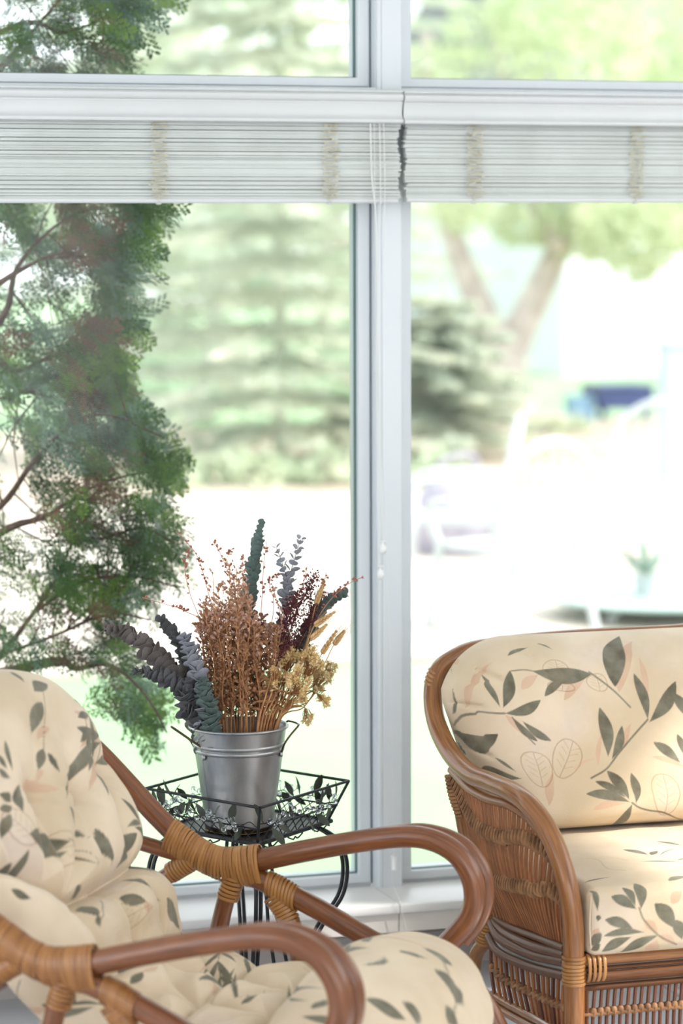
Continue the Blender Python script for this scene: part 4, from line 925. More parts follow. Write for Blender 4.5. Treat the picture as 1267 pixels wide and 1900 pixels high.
for sg in (1, -1):
    # second pole following under the arm
    under = sm([yp(1043, 1640, .035), yp(1020, 1572, .09), yp(985, 1522, .17), yp(948, 1495, .26), yp(905, 1482, .37), yp(870, 1462, .47), yp(838, 1428, .57)], 8)
    MB().tube(mir(under, sg), .0105, 10).build('arm_underpole', M_['rat2'], sofa)
    # side panel: rods between arm and lower rails
    topc = resamp(sm([yp(840, 1432, .575), yp(870, 1464, .47), yp(905, 1484, .37), yp(948, 1498, .26), yp(985, 1525, .17), yp(1020, 1575, .09), yp(1048, 1650, .02)], 8), 28)
    botc = resamp(sm([yp(918, 1700, .47), yp(945, 1712, .40), yp(985, 1728, .27), yp(1020, 1745, .13), yp(1050, 1758, .02)], 8), 28)
    bulge = np.array([-.025, 0, 0])
    for i in range(28):
        a, b = topc[i], botc[i]; mid = (a + b) / 2 + bulge * math.sin(math.pi * i / 27) + (random.gauss(0, .001), random.gauss(0, .002), 0)
        MB().tube(mir(sm([a, mid, b], 6), sg), .0047, 6, cap=False).build('rod', M_['rod'], sofa)
    for k, (fa, fb) in enumerate(((.10, .30), (.48, .66))):
        # rope-like woven band across the rods
        m_ = MB(); pts_ = []
        for i in range(0, 401):
            q = i / 400; t = fa if False else None
            A_ = np.array([np.interp(q * 27, range(28), topc[:, c]) for c in range(3)]); B_ = np.array([np.interp(q * 27, range(28), botc[:, c]) for c in range(3)])
            f = fa + (fb - fa) * q if k == 0 else .46 + .16 * q
            if k == 0:
                q = q * .87; A_ = np.array([np.interp(q * 27, range(28), topc[:, c]) for c in range(3)]); B_ = np.array([np.interp(q * 27, range(28), botc[:, c]) for c in range(3)])
                f = np.interp(q, [0, .12, .25, .5, .75, .87], [.05, .20, .26, .25, .11, .0])
            else: f = np.interp(q, [0, .25, .5, .75, 1], [.64, .64, .62, .54, .2])
            P0 = A_ * (1 - f) + B_ * f + bulge * math.sin(math.pi * q) * 4 * f * (1 - f)
            pts_.append(P0)
        pts_ = np.array(pts_); L = np.linalg.norm(np.diff(pts_, axis=0), axis=1).sum(); n = int(L / .0138)
        C = resamp(pts_, n); T_ = np.gradient(C, axis=0); T_ /= np.linalg.norm(T_, axis=1)[:, None]
        for i in range(n):
            up = nrmz(np.cross(T_[i], (-1, 0, 0))); out = np.array([-1., 0, 0])
            a0 = C[i] - T_[i] * .012 - up * .014; c0 = C[i] + T_[i] * .012 + up * .014
            m_.tube(mir(sm([a0 + out * .002, C[i] - up * .006 + out * .0105, C[i] + up * .006 + out * .0105, c0 + out * .002], 3), sg), .0044, 6)
        m_.build('woven_band', M_['braid'], sofa)
    # woven edge down the back of the panel
    m_ = MB(); bk = resamp(sm([yp(838, 1438, .58), yp(845, 1475, .575), yp(858, 1512, .56)], 8), 12)
    for p in bk: m_.tube(mir([p + (-.012, .006, -.004), p + (-.004, -.010, 0), p + (.012, -.004, .004)], sg), .0045, 6)
    m_.build('woven_band', M_['braid'], sofa)
    # back upright and flaring foot
    MB().tube(mir(sm([yp(848, 1450, .60), yp(862, 1540, .60), yp(886, 1640, .57), yp(908, 1700, .54), yp(900, 1745, .56), yp(880, 1790, .60), np.array([*yp(868, 1830, .63)[:2], 0])], 8), sg), .0165, 12).build('back_leg', M_['rat2'], sofa)
    wr = MB(); wraprings(wr, mir(sm([yp(908, 1690, .54), yp(906, 1715, .545), yp(898, 1745, .56)], 6), sg), [.0185], .0185, (-1, 0, 0)); wr.build('cane_wrap', M_['cane'], sofa)
    # lower rails, bowed outwards
    for a, m1, m2, b, r in (((922, 1704, .47), (950, 1722, .38), (1000, 1741, .2), (1050, 1760, .01), .0102), ((912, 1712, .50), (930, 1742, .40), (985, 1770, .22), (1050, 1785, .01), .0118), ((908, 1738, .50), (928, 1768, .40), (985, 1794, .22), (1050, 1811, .01), .0112), ((917, 1711, .49), (940, 1733, .39), (990, 1756, .2), (1050, 1773, .01), .0108)):
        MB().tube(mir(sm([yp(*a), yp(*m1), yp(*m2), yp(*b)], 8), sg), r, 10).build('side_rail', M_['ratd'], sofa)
    t2 = resamp(sm([yp(910, 1745, .48), yp(932, 1774, .40), yp(985, 1798, .22), yp(1046, 1815, .01)], 8), 15)
    b2 = resamp(sm([yp(918, 1850, .44), yp(950, 1868, .35), yp(1000, 1895, .2), yp(1046, 1925, .01)], 8), 15)
    for i in range(15):
        MB().tube(mir([t2[i], (t2[i] + b2[i]) / 2 + (-.004, 0, 0), b2[i]], sg), .0046, 6, cap=False).build('rod', M_['rodd'] if i % 3 == 0 else M_['rod'], sofa)
    m_ = MB()
    for i in range(15):
        c = t2[i] * .52 + b2[i] * .48; m_.lathe([(.004, -.010), (.0085, -.006), (.0095, 0), (.0085, .006), (.004, .010)], mir([c], sg)[0], 8)
        if i: m_.tube(mir([t2[i - 1] * .52 + b2[i - 1] * .48 + (-.006, 0, -.006), c + (-.006, 0, .006)], sg), .0035, 5)
    m_.build('woven_band', M_['braid'], sofa)
    for dz in (0, -.022):
        MB().tube(mir(sm([yp(915, 1845, .46) + (0, 0, dz), yp(950, 1866, .36) + (0, 0, dz), yp(1000, 1893, .2) + (0, 0, dz), yp(1046, 1922, .01) + (0, 0, dz)], 8), sg), .0105, 10).build('side_rail', M_['rat2'], sofa)
    wr = MB(); wraprings(wr, mir([yp(1064, 1776, 0), yp(1064, 1800, 0), yp(1064, 1824, 0)], sg), [.0225], .0225, (0, 1, 0)); wr.build('cane_wrap', M_['cane'], sofa)
    wr = MB(); a = yp(1088, 1797, 0); b = yp(1116, 1796, 0); b[2] = a[2]; wraprings(wr, mir([a, (a + b) / 2, b], sg), [.0285], .020, (0, 1, 0)); wr.build('cane_wrap', M_['cane'], sofa)
# front rails
def fr(z_px, r, name='front_rail', m='ratd', y=0.0):
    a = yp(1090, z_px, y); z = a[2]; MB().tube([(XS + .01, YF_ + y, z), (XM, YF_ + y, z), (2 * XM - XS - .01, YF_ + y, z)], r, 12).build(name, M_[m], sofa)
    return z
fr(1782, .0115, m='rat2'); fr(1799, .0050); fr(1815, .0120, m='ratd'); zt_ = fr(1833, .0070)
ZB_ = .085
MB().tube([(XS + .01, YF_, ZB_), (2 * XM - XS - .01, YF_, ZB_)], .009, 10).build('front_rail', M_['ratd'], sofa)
zb2 = yp(1150, 1874, 0)[2]
gm = MB(); n = int((SW - .08) / .0148)
for i in range(n):
    x = XS + .042 + i * .0148 + random.gauss(0, .0006)
    MB().tube([(x + .004, YF_, zt_), (x, YF_, zb2), (x - .004, YF_, ZB_)], .0042, 6, cap=False).build('grille_rod', M_['rodd'], sofa)
    gm.lathe([(.003, -.010), (.0075, -.007), (.0085, 0), (.0075, .006), (.004, .010)], (x, YF_, zb2), 8)
gm.tube([(XS + .02, YF_ + .004, zb2 + .004), (2 * XM - XS - .02, YF_ + .004, zb2 + .004)], .004, 6); gm.tube([(XS + .02, YF_ - .004, zb2 - .003), (2 * XM - XS - .02, YF_ - .004, zb2 - .003)], .0036, 6)
gm.build('woven_band', M_['braid'], sofa)
for x in (XS + .027, 2 * XM - XS - .027): MB().tube([(x, YF_, zt_), (x, YF_, .04)], .0055, 8).build('grille_frame', M_['ratd'], sofa)
# seat deck and back frame under the cushions
zd = yp(1150, 1775, 0)[2]
for i in range(9):
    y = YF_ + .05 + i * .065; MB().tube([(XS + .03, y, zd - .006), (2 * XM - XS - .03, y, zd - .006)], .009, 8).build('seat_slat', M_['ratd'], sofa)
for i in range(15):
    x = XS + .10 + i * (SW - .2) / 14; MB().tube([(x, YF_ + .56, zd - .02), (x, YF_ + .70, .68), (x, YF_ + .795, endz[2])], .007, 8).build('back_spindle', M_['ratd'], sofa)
wr = MB(); q = railm[int(len(railm) * .765):int(len(railm) * .80)]; wraprings(wr, q, [.0228], .0228, (0, 1, .2)); wr.build('cane_wrap', M_['cane'], sofa)

def soft_box(x0, x1, y0, y1, z0, z1, r, step, fn=None, lift=None):
    """closed rounded box grown from a subdivided cube surface; returns V, F and a flattened print metric"""
    cx, cy, cz = (x1 - x0) / 2, (y1 - y0) / 2, (z1 - z0) / 2; O = np.array([(x0 + x1) / 2, (y0 + y1) / 2, (z0 + z1) / 2])
    Vs, Fs, Ps = [], [], []; off = 0
    for ax, sg in ((0, -1), (0, 1), (1, -1), (1, 1), (2, -1), (2, 1)):
        h = [cx, cy, cz]; a, b = [i for i in range(3) if i != ax]
        st = step if (ax, sg) in ((1, -1), (2, 1), (0, -1)) else step * 4
        def ls(hh, axis):
            n_ = max(4, int(2 * hh / st))
            if axis == 0 and st == step: return np.r_[np.linspace(-hh, -hh + .52, int(.52 / st))[:-1], np.linspace(-hh + .52, hh, int((2 * hh - .52) / st / 4))]
            return np.linspace(-hh, hh, n_)
        la, lb = ls(h[a], a), ls(h[b], b); na, nb = len(la), len(lb)
        A, B = np.meshgrid(la, lb, indexing='ij')
        P = np.zeros((na, nb, 3)); P[..., a] = A; P[..., b] = B; P[..., ax] = sg * h[ax]
        inner = np.clip(P, [-cx + r, -cy + r, -cz + r], [cx - r, cy - r, cz - r]); d = P - inner
        # arc-preserving rounding
        nd = np.linalg.norm(d, axis=-1, keepdims=True); P = inner + d / (nd + 1e-9) * r
        Vs.append(P.reshape(-1, 3)); i = np.arange(na - 1)[:, None]; j = np.arange(nb - 1)[None]
        f = np.stack([i * nb + j, (i + 1) * nb + j, (i + 1) * nb + j + 1, i * nb + j + 1], -1).reshape(-1, 4) + off
        flip = (sg < 0) ^ (ax == 1)
        Fs.append(f[:, ::-1] if flip else f); off += na * nb
        # unfold: front (y-) is the base plane (x, z); top continues upward, left side continues leftward
        if (ax, sg) == (1, -1): u, v = A, B
        elif ax == 1: u, v = A + 9, B
        elif (ax, sg) == (2, 1): u, v = A, cz + (B + cy)
        elif ax == 2: u, v = A, -cz - (B + cy)
        elif (ax, sg) == (0, -1): u, v = -cx - (A + cy), B
        else: u, v = cx + (A + cy), B
        Ps.append(np.stack([u, v], -1).reshape(-1, 2))
    V = np.concatenate(Vs); F = np.concatenate(Fs); P = np.concatenate(Ps)
    if fn is not None: V = fn(V, (cx, cy, cz))
    return V + O, F, P
# ---- seat cushion
sz0, sz1 = zd + .006, yp(1117, 1650, -.01)[2]
xl = yp(1090, 1700, -.01)[0]; x_r = 2 * XM - xl
def seatfn(V, h):
    cx, cy, cz = h; V = V.copy()
    fx = 1 - (V[:, 0] / cx) ** 2; fy = 1 - (V[:, 1] / cy) ** 2
    V[:, 2] += np.where(V[:, 2] > 0, .018 * np.clip(fx, 0, 1) ** .5 * np.clip(fy, 0, 1) ** .5, 0)
    V[:, 1] -= np.where(V[:, 1] < 0, .014 * np.clip(1 - (V[:, 2] / cz) ** 2, 0, 1) * np.clip(fx, 0, 1) ** .4, 0)
    V[:, 2] += .0012 * np.sin(V[:, 0] * 40 + V[:, 1] * 17) * (V[:, 2] > 0)
    return V
V, F, P = soft_box(xl, x_r, YF_ - .018, YF_ + .58, sz0, sz1, .022, .0021, seatfn)
n0 = np.cross(V[F[:, 2]] - V[F[:, 0]], V[F[:, 3]] - V[F[:, 1]]); C0 = V.mean(0); bad = ((V[F[:, 0]] - C0) * n0).sum(1) < 0; F[bad] = F[bad][:, ::-1]
prep(V, F); pr = Print(P, .0020)
KS = .38437
def E_(x, y): return (780 + x * KS, 1400 + y * KS)
def E3(x, y): return (780 + x * KS, 1140 + y * KS)
def PXs(t): return P[pick(V, None, t)]
def lay(lst, ch=0, f=E_, kk=.92, lim=.45, bend=.06):
    for a, b, w_ in lst:
        p0, p1 = PXs(f(*a)), PXs(f(*b))
        if np.linalg.norm(p1 - p0) < lim: pr.leaf(p0, p1, w_ * KS / 900 * kk * .98, ch, bend)
lay([((812, 650), (855, 760), 30), ((870, 775), (860, 810), 20), ((880, 870), (806, 925), 42), ((875, 920), (815, 950), 30), ((895, 805), (1035, 845), 40), ((890, 880), (1085, 862), 30), ((880, 960), (1025, 885), 42), ((960, 965), (1155, 880), 42), ((922, 675), (1050, 742), 42), ((975, 632), (1045, 725), 34), ((1030, 612), (1072, 745), 50),
     ((1136, 712), (1235, 850), 60), ((1235, 800), (1267, 900), 50), ((1195, 600), (1300, 575), 40), ((785, 615), (920, 580), 16), ((978, 448), (1100, 475), 36), ((1115, 475), (1145, 455), 34), ((1140, 408), (1260, 430), 26), ((1060, 505), (1267, 510), 16), ((1240, 500), (1290, 490), 14), ((1150, 480), (1250, 440), 8)], kk=1.25)
lay([((1085, 800), (1150, 870), 36), ((1220, 720), (1265, 650), 40), ((830, 890), (870, 840), 36), ((1100, 960), (1150, 900), 60), ((1160, 880), (1240, 920), 30)], 1, kk=1.3)
pr.line([PXs(E_(*q)) for q in [(1065, 740), (1090, 800), (1155, 880), (1240, 925)]], .0035, 0, .85)
pr.line([PXs(E_(*q)) for q in [(800, 490), (860, 500), (900, 540), (990, 550)]], .002, 2, .6)
pr.line([PXs(E_(*q)) for q in [(880, 480), (950, 490), (1000, 500)]], .002, 2, .5)
rd = random.Random(9)
for a in range(9):
    frond(pr, (rd.uniform(-.15, .62), rd.choice((.30, .42, .12, -.02)) if a > 5 else rd.uniform(.1, .6)), rd.uniform(0, 6.28), rd.uniform(.12, .16), rd) if a % 3 else None
for u, v, an in ((.0, .0, .8), (.25, .02, 2.4), (.5, -.02, .3), (-.05, .42, 1.5), (.3, .35, 2.8), (.55, .4, .5)):
    frond(pr, (u, v), an, .14, rd)
seat = quad_mesh('seat_cushion', V, F, M_['fab'], sofa, pr.m)
# welt seams
wl = MB(); zc_ = sz1 - .006
def yfr(x): return 0
wl.tube(sm([(xl + .006, YF_ - .014 + .0, sz0 + .02), (xl + .002, YF_ - .017, (sz0 + sz1) / 2), (xl + .006, YF_ - .013, sz1 - .012)], 6), .0018, 6)
wl.build('seam', M_['fab'], seat)

# ---- back cushion
bx0 = XS - .066; bw = 2 * XM - 2 * bx0; cz0 = sz1 + .006; bh = endz[2] - cz0 + .030; tilt = R(12)
def shape(A, B, side):
    x = A * bw / 2; z = (B + 1) * bh / 2; rc = .17
    ex = np.clip((np.abs(x) - (bw / 2 - rc)) / rc, 0, 1); ez = np.clip((z - (bh - rc)) / rc, 0, 1)
    x2 = np.where(ex > 0, np.sign(x) * (bw / 2 - rc + rc * ex * np.sqrt(np.clip(1 - .5 * ez ** 2, 0, 1))), x)
    z2 = np.where(ez > 0, bh - rc + rc * ez * np.sqrt(np.clip(1 - .5 * ex ** 2, 0, 1)), z)
    x2 = x2 * (1 - .16 * np.clip(.80 - z / bh, 0, .6) ** 1.1)
    th_ = (np.clip(1 - np.abs(A) ** 13, 0, 1) * np.clip(1 - np.where(B > 0, np.abs(B) ** 5, np.abs(B) ** 9), 0, 1)) ** .5
    tk = (.155 if side > 0 else .035) * th_ * (1 - .16 * np.clip(B, -1, 1))
    if side > 0:
        tk = tk + .004 * np.sin(A * 9 + B * 3) * th_ + .004 * np.exp(-((B - .90) / .08) ** 2) * np.sin(A * 60 + 2 * np.sin(A * 9)) * th_
        for (a0, b0, a1, b1, dp) in ((-.93, .80, -.86, .66, .012), (-.985, .42, -.93, .38, .010), (-.99, -.12, -.95, -.16, .010), (-.80, .93, -.74, .84, .005)):
            P_ = np.stack([A * bw / 2, B * bh / 2], -1); q0, q1 = np.array([a0 * bw / 2, b0 * bh / 2]), np.array([a1 * bw / 2, b1 * bh / 2]); d_ = q1 - q0
            t_ = np.clip(((P_ - q0) @ d_) / (d_ @ d_), 0, 1); r_d = np.linalg.norm(P_ - q0 - t_[..., None] * d_, axis=-1); tk = tk - dp * np.exp(-(r_d / .006) ** 1.4)
    y = YF_ + .600 + z2 * math.tan(tilt) - side * tk
    return np.stack([XM + x2, y, cz0 + z2], -1)
def sheet(la, lb, side):
    A, B = np.meshgrid(la, lb, indexing='ij'); V = shape(A, B, side); i = np.arange(len(la) - 1)[:, None]; j = np.arange(len(lb) - 1)[None]; n = len(lb)
    f = np.stack([i * n + j, (i + 1) * n + j, (i + 1) * n + j + 1, i * n + j + 1], -1).reshape(-1, 4)
    return V, f if side > 0 else f[:, ::-1]
fr_ = 2 * .60 / bw
la = np.r_[-1 + (np.linspace(0, 1, 330) ** 1.15) * fr_, np.linspace(-1 + fr_, 1, 90)[1:]]
lb = np.sin(np.linspace(-1, 1, 300) * 1.35) / math.sin(1.35)
G0, f0 = sheet(la, lb, 1); G1, f1 = sheet(np.linspace(-1, 1, 80), np.linspace(-1, 1, 40), -1)
n_f = G0.shape[0] * G0.shape[1]
V = np.concatenate([G0.reshape(-1, 3), G1.reshape(-1, 3)]); F = np.concatenate([f0, f1 + n_f])
du = np.zeros(G0.shape[:2]); du[1:] = np.cumsum(np.linalg.norm(np.diff(G0, axis=0), axis=-1), 0); dv = np.zeros(G0.shape[:2]); dv[:, 1:] = np.cumsum(np.linalg.norm(np.diff(G0, axis=1), axis=-1), 1)
mc = 150; Pf = np.stack([du - du[mc][None] - .45, dv], -1).reshape(-1, 2); P = np.concatenate([Pf, np.full((len(V) - n_f, 2), 9.)])
prep(V, F); pick.front[n_f:] = False
pr = Print(P, .0018)
lay([((295, 280), (378, 440), 34), ((435, 260), (398, 440), 50), ((590, 410), (405, 468), 46), ((365, 575), (130, 580), 62), ((215, 685), (160, 610), 40), ((640, 605), (500, 508), 38), ((575, 608), (450, 490), 34), ((830, 280), (535, 262), 80), ((605, 390), (705, 300), 38), ((943, 340), (960, 95), 105), ((1035, 275), (1105, 500), 50), ((1238, 315), (1112, 515), 58), ((870, 440), (912, 680), 62), ((980, 530), (930, 690), 38),
     ((848, 797), (1000, 880), 36), ((905, 745), (1015, 890), 54), ((1022, 757), (1048, 910), 42), ((808, 862), (1020, 903), 46), ((925, 1047), (1030, 915), 52), ((1130, 610), (1262, 710), 52), ((1225, 370), (1300, 500), 55), ((1245, 570), (1290, 690), 40), ((285, 745), (480, 785), 44), ((350, 690), (455, 750), 20), ((885, 1088), (1060, 1055), 38), ((150, 350), (145, 480), 16), ((560, 130), (640, 160), 12), ((420, 190), (520, 150), 22)], f=E3, kk=1.2)
lay([((495, 355), (575, 285), 44), ((700, 410), (800, 300), 40), ((410, 475), (510, 580), 38), ((840, 945), (1000, 905), 32), ((990, 640), (1025, 520), 26), ((965, 370), (1025, 120), 80), ((865, 730), (890, 560), 22), ((1125, 680), (1290, 735), 28), ((630, 920), (652, 760), 38), ((205, 450), (350, 220), 28), ((1060, 200), (1100, 420), 30), ((740, 740), (860, 690), 14)], 1, f=E3, kk=1.2)
for L_, w_ in (([(155, 530), (190, 488), (260, 472), (330, 470), (400, 470)], .0042), ([(440, 262), (500, 258), (560, 266)], .003), ([(815, 268), (880, 315), (950, 370), (1018, 440)], .0045), ([(1105, 500), (1040, 580), (960, 670), (905, 738), (830, 785)], .0040), ([(1030, 905), (1065, 935), (1110, 952), (1190, 970), (1267, 1000)], .0042), ([(450, 490), (500, 560), (560, 620)], .003)):
    pr.line([PXs(E3(*q)) for q in L_], w_, 0, .9)
for x, y, rx, ry, ro in ((570, 735, 74, 92, 0), (712, 690, 70, 108, .6), (1195, 860, 72, 108, .1), (655, 250, 70, 50, .2), (860, 320, 55, 48, 0), (680, 335, 70, 28, .2), (1110, 1030, 80, 40, .5)):
    c = PXs(E3(x, y)); pr.outline(c, rx * KS / 880, ry * KS / 880, -ro)
for u in (-.05, .25, .5): frond(pr, (u, .16), 1.1 + u * 3, .17, rd); frond(pr, (u + .15, .38), 2.4 + u * 4, .15, rd)
bc = quad_mesh('back_cushion', V, F, M_['fab'], sofa, pr.m)
# ================================================================== wire plant stand, saucer, bucket
M_['iron'] = mat('black_iron', (30, 30, 34), (46, 46, 50), .42, .4, scale=30, spec=.5)
M_['tray'] = mat('dark_tray_sheet', (58, 62, 68), (74, 78, 84), .3, .6, scale=10)
M_['mleaf'] = mat('olive_metal_leaf', (52, 58, 48), (78, 84, 72), .45, .3, scale=20)
M_['bead'] = mat('clear_bead', (240, 244, 248), None, .03, trans=1.0)
M_['galv'] = mat('galvanised_steel', (112, 118, 126), (208, 206, 202), .36, .80, scale=8, detail=7, stretch=(1, 1, .55), bump=.10, bscale=30, lo=.3, hi=.72)
M_['dkwire'] = mat('dark_bronze_wire', (70, 58, 44), (96, 80, 60), .4, .8, scale=30)
M_['bronze'] = mat('dark_bronze', (58, 46, 30), (78, 62, 40), .35, .7, scale=20)
M_['gold'] = mat('gold_line', (196, 156, 84), None, .25, .9)
DT = 6.30
zr = at(482, 1499, DT - .20)[2]
def onZ(px, py, z):
    r = ray(px, py); return CAM + r * ((z - CAMZ) / r[2])
Lc, Fc, Rc = onZ(270, 1463, zr), onZ(482, 1499, zr), onZ(647, 1449, zr)
Bc = Lc + Rc - Fc
TC = (Lc + Rc) / 2
ztray = at(436, 1540, DT)[2]
st = thing('plant_stand', (TC[0], TC[1], 0), 'black wire plant stand with leaf and bead trimmed tray, holding the bucket', 'plant stand')
CRN = [Lc, Fc, Rc, Bc]
def shrink(P, k, z): q = TC + (P - TC) * k; q[2] = z; return q
# top rail
for a, b in zip(CRN, CRN[1:] + CRN[:1]): MB().tube([a, b], .0034, 8).build('top_rail', M_['iron'], st)
zmid = ztray + .034
k0, k1 = .79, .87
TB = [shrink(c, k0, ztray) for c in CRN]; TM = [shrink(c, k1, zmid) for c in CRN]
# posts at the corners, leaning outward
for c, b in zip(CRN, TB): MB().tube([b, c], .0034, 8).build('corner_post', M_['iron'], st)
for a, b in zip(TM, TM[1:] + TM[:1]): MB().tube([a, b], .0020, 6).build('mid_rail', M_['iron'], st)
# tray plate with turned edge
tp = MB()
z = ztray
v = [shrink(c, .81, z - .006) for c in CRN] + [shrink(c, .83, z) for c in CRN] + [shrink(c, .81, z + .002) for c in CRN] + [shrink(c, .77, z - .001) for c in CRN]
f = [(3, 2, 1, 0), (12, 13, 14, 15)]
for l in range(3):
    for i in range(4): j = (i + 1) % 4; f.append((l * 4 + i, l * 4 + j, (l + 1) * 4 + j, (l + 1) * 4 + i))
tp.add(v, f); tp.build('tray', M_['tray'], st, smooth=False)
for a, b in zip(CRN, CRN[1:] + CRN[:1]):
    a, b = shrink(a, .825, z - .001), shrink(b, .825, z - .001); MB().tube([a, b], .0052, 8).build('tray_edge', M_['iron'], st)
    ed = MB()
    for i in range(3):
        q = (i + .5) / 3; c = a * (1 - q) + b * q
        ed.tube(sm([c + (b - a) * -.10 + (0, 0, -.006), c + (b - a) * -.03 + (0, 0, -.014), c + (0, 0, -.009), c + (b - a) * .03 + (0, 0, -.014), c + (b - a) * .10 + (0, 0, -.006)], 3), .0018, 5)
    ed.build('scroll', M_['iron'], st)
# lattice of crossing loops
for s0, (a, b, c, d) in enumerate(zip(TB, TB[1:] + TB[:1], TM, TM[1:] + TM[:1])):
    lt = MB(); n = 10
    for i in range(n):
        for dq in (1.25, -1.25):
            q0 = (i + .5) / n; q1 = q0 + dq / n
            if not 0 <= q1 <= 1: continue
            p0 = a * (1 - q0) + b * q0; p1 = c * (1 - q1) + d * q1; pm = (p0 + p1) / 2 + (d - c) / np.linalg.norm(d - c) * np.sign(dq) * -.002
            lt.tube(sm([p0, pm, p1], 3), .0012, 5, cap=False)
    lt.build('lattice', M_['iron'], st)
# leafy garland with beads
rr = random.Random(12)
lm = MB(); n_ = nrmz((0, 1, .2)); 
bead = MB(); bead.ball((0, 0, 0), .0058, 12, 8); beadm = bead.mesh('bead', M_['bead'])
sides = list(zip(TM, TM[1:] + TM[:1]))
for si, (a, b) in enumerate(sides):
    L = np.linalg.norm(b - a); ax = (b - a) / L; out = nrmz(np.cross(ax, (0, 0, 1)))
    if out @ (a - TC) < 0: out = -out
    vine = sm([a + ax * L * q + np.array([0, 0, .006 + .008 * math.sin(q * 22 + si)]) + out * (.004 + .003 * math.sin(q * 13)) for q in np.linspace(0, 1, 14)], 4)
    MB().tube(vine, .0011, 5).build('garland_wire', M_['iron'], st)
    nl = 13
    for i in range(nl):
        q = (i + .5) / nl + rr.uniform(-.03, .03); base = vine[int(q * (len(vine) - 1))]
        if rr.random() < .12: continue
        up = rr.choice((1, 1, 1, -.35)); d = nrmz(ax * rr.uniform(-.9, .9) + np.array([0, 0, 1.0]) * up + out * rr.uniform(0, .5)); ln = rr.uniform(.034, .052)
        sp = base + d * .008; m_ = MB(); m_.tube([base, sp], .0009, 5); m_.build('leaf_stalk', M_['iron'], st)
        nn = nrmz(out * 1.0 + ax * rr.uniform(-.9, .9) + np.array([0, 0, rr.uniform(-.2, .6)]))
        m_ = MB(); m_.leaf(sp, sp + d * ln, nn, ln * .42, .15, .12, 6); m_.build('leaf', M_['mleaf'], st)
        for k in range(2):
            e = base + nrmz(ax * rr.uniform(-1, 1) + np.array([0, 0, rr.uniform(-.2, 1)]) + out * rr.uniform(.1, .8)) * rr.uniform(.012, .03)
            m_ = MB(); m_.tube([base, e], .0006, 4); m_.build('bead_wire', M_['iron'], st)
            place('bead', beadm, st, Matrix.Translation(Vector(e)))
# cabriole legs: pairs of rods
RT = ztray
for c in CRN:
    o = c - TC; o[2] = 0; o = nrmz(o); sd = np.cross(o, (0, 0, 1))
    for s_ in (-1, 1):
        q = [TC * (1, 1, 0) + o * r + (sd * s_ * .0055 + o * s_ * .004) + np.array([0, 0, z]) for k, (r, z) in enumerate([(.100, RT - .008), (.150, RT - .012), (.200, RT - .045), (.220, RT - .10), (.210, RT - .17), (.165, RT - .235), (.128, RT - .31), (.110, .12), (.122, .05), (.160, .006)])]
        MB().tube(sm(q, 8), .0046, 8).build('leg', M_['iron'], st)
ring = TC * (1, 1, 0) + np.stack([.118 * np.cos(np.linspace(0, 6.283, 40, endpoint=False)), .118 * np.sin(np.linspace(0, 6.283, 40, endpoint=False)), np.full(40, .15)], -1)
MB().tube(ring, .0035, 6, closed=True).build('stretcher_ring', M_['iron'], st)
# inner straight uprights
for k in range(4):
    a = k * 1.5708 + .35; o = np.array([math.cos(a), math.sin(a), 0])
    MB().tube([TC * (1, 1, 0) + o * .055 + (0, 0, RT - .008), TC * (1, 1, 0) + o * .075 + (0, 0, .30), TC * (1, 1, 0) + o * .112 + (0, 0, .15)], .0042, 8).build('inner_rod', M_['iron'], st)
MB().tube([TC * (1, 1, 0) + (.06, .02, RT - .012), TC * (1, 1, 0) + (-.06, -.02, RT - .012)], .003, 6).tube([TC * (1, 1, 0) + (-.02, .06, RT - .012), TC * (1, 1, 0) + (.02, -.06, RT - .012)], .003, 6).build('cross_brace', M_['iron'], st)

# saucer
bc0 = onZ(444, 1536, ztray + .003); bc0[2] = ztray + .001
sc = thing('saucer', tuple(bc0), 'dark bronze saucer with a thin gold rim under the bucket', 'saucer')
MB().lathe([(.0005, 0), (.070, 0), (.0755, .004), (.0775, .013), (.0760, .0135), (.072, .006), (.0005, .004)], bc0, 48).build('dish', M_['bronze'], sc)
th = np.linspace(0, 6.2832, 64, endpoint=False)
MB().tube(bc0 + np.stack([.0752 * np.cos(th), .0752 * np.sin(th), np.full(64, .0030)], -1), .0011, 6, closed=True).build('gold_rim', M_['gold'], sc)
# bucket
BZ = ztray + .0065
rimz = at(441, 1342, DT)[2]; BH = rimz - BZ
BC = np.array([bc0[0], bc0[1], BZ]); axb = nrmz(at(441, 1342, DT) - BC) ; axb = nrmz(np.array([axb[0], axb[1], axb[2]]))
bk = thing('metal_bucket', tuple(BC), 'dented galvanised metal bucket with wire side handles on the stand', 'bucket')
r0, r1 = .0735, .1065
def rb(q): return r0 + (r1 - r0) * q
pr_ = [(.0005, .004), (r0 - .004, .004), (r0 - .001, 0), (r0 + .001, .002), (rb(.02), .02 * BH)]
for q, d in ((.3, 0), (.6, 0), (.745, 0), (.752, .0018), (.765, .0026), (.778, .0018), (.785, 0), (.80, 0), (.807, .0018), (.82, .0026), (.833, .0018), (.84, 0), (.95, 0), (.966, 0), (.968, .0014), (.975, .0016), (.978, .001)): pr_.append((rb(q) + d, q * BH))
for a in np.linspace(-1.2, 3.6, 9): pr_.append((rb(1) + .0012 + .0034 * math.cos(a), BH - .003 + .0034 * math.sin(a)))
pr_ += [(rb(.97) - .002, .97 * BH), (rb(.5) - .002, .5 * BH), (r0 - .003, .008), (.0005, .008)]
m_ = MB(); m_.lathe(pr_, BC, 96)
V0 = m_.v[0]; th = np.arctan2(V0[:, 1] - BC[1], V0[:, 0] - BC[0]); h = (V0[:, 2] - BC[2])
k = 1 + .004 * np.sin(th * 3 + h * 20) + .003 * np.sin(th * 5 - h * 35 + 1)
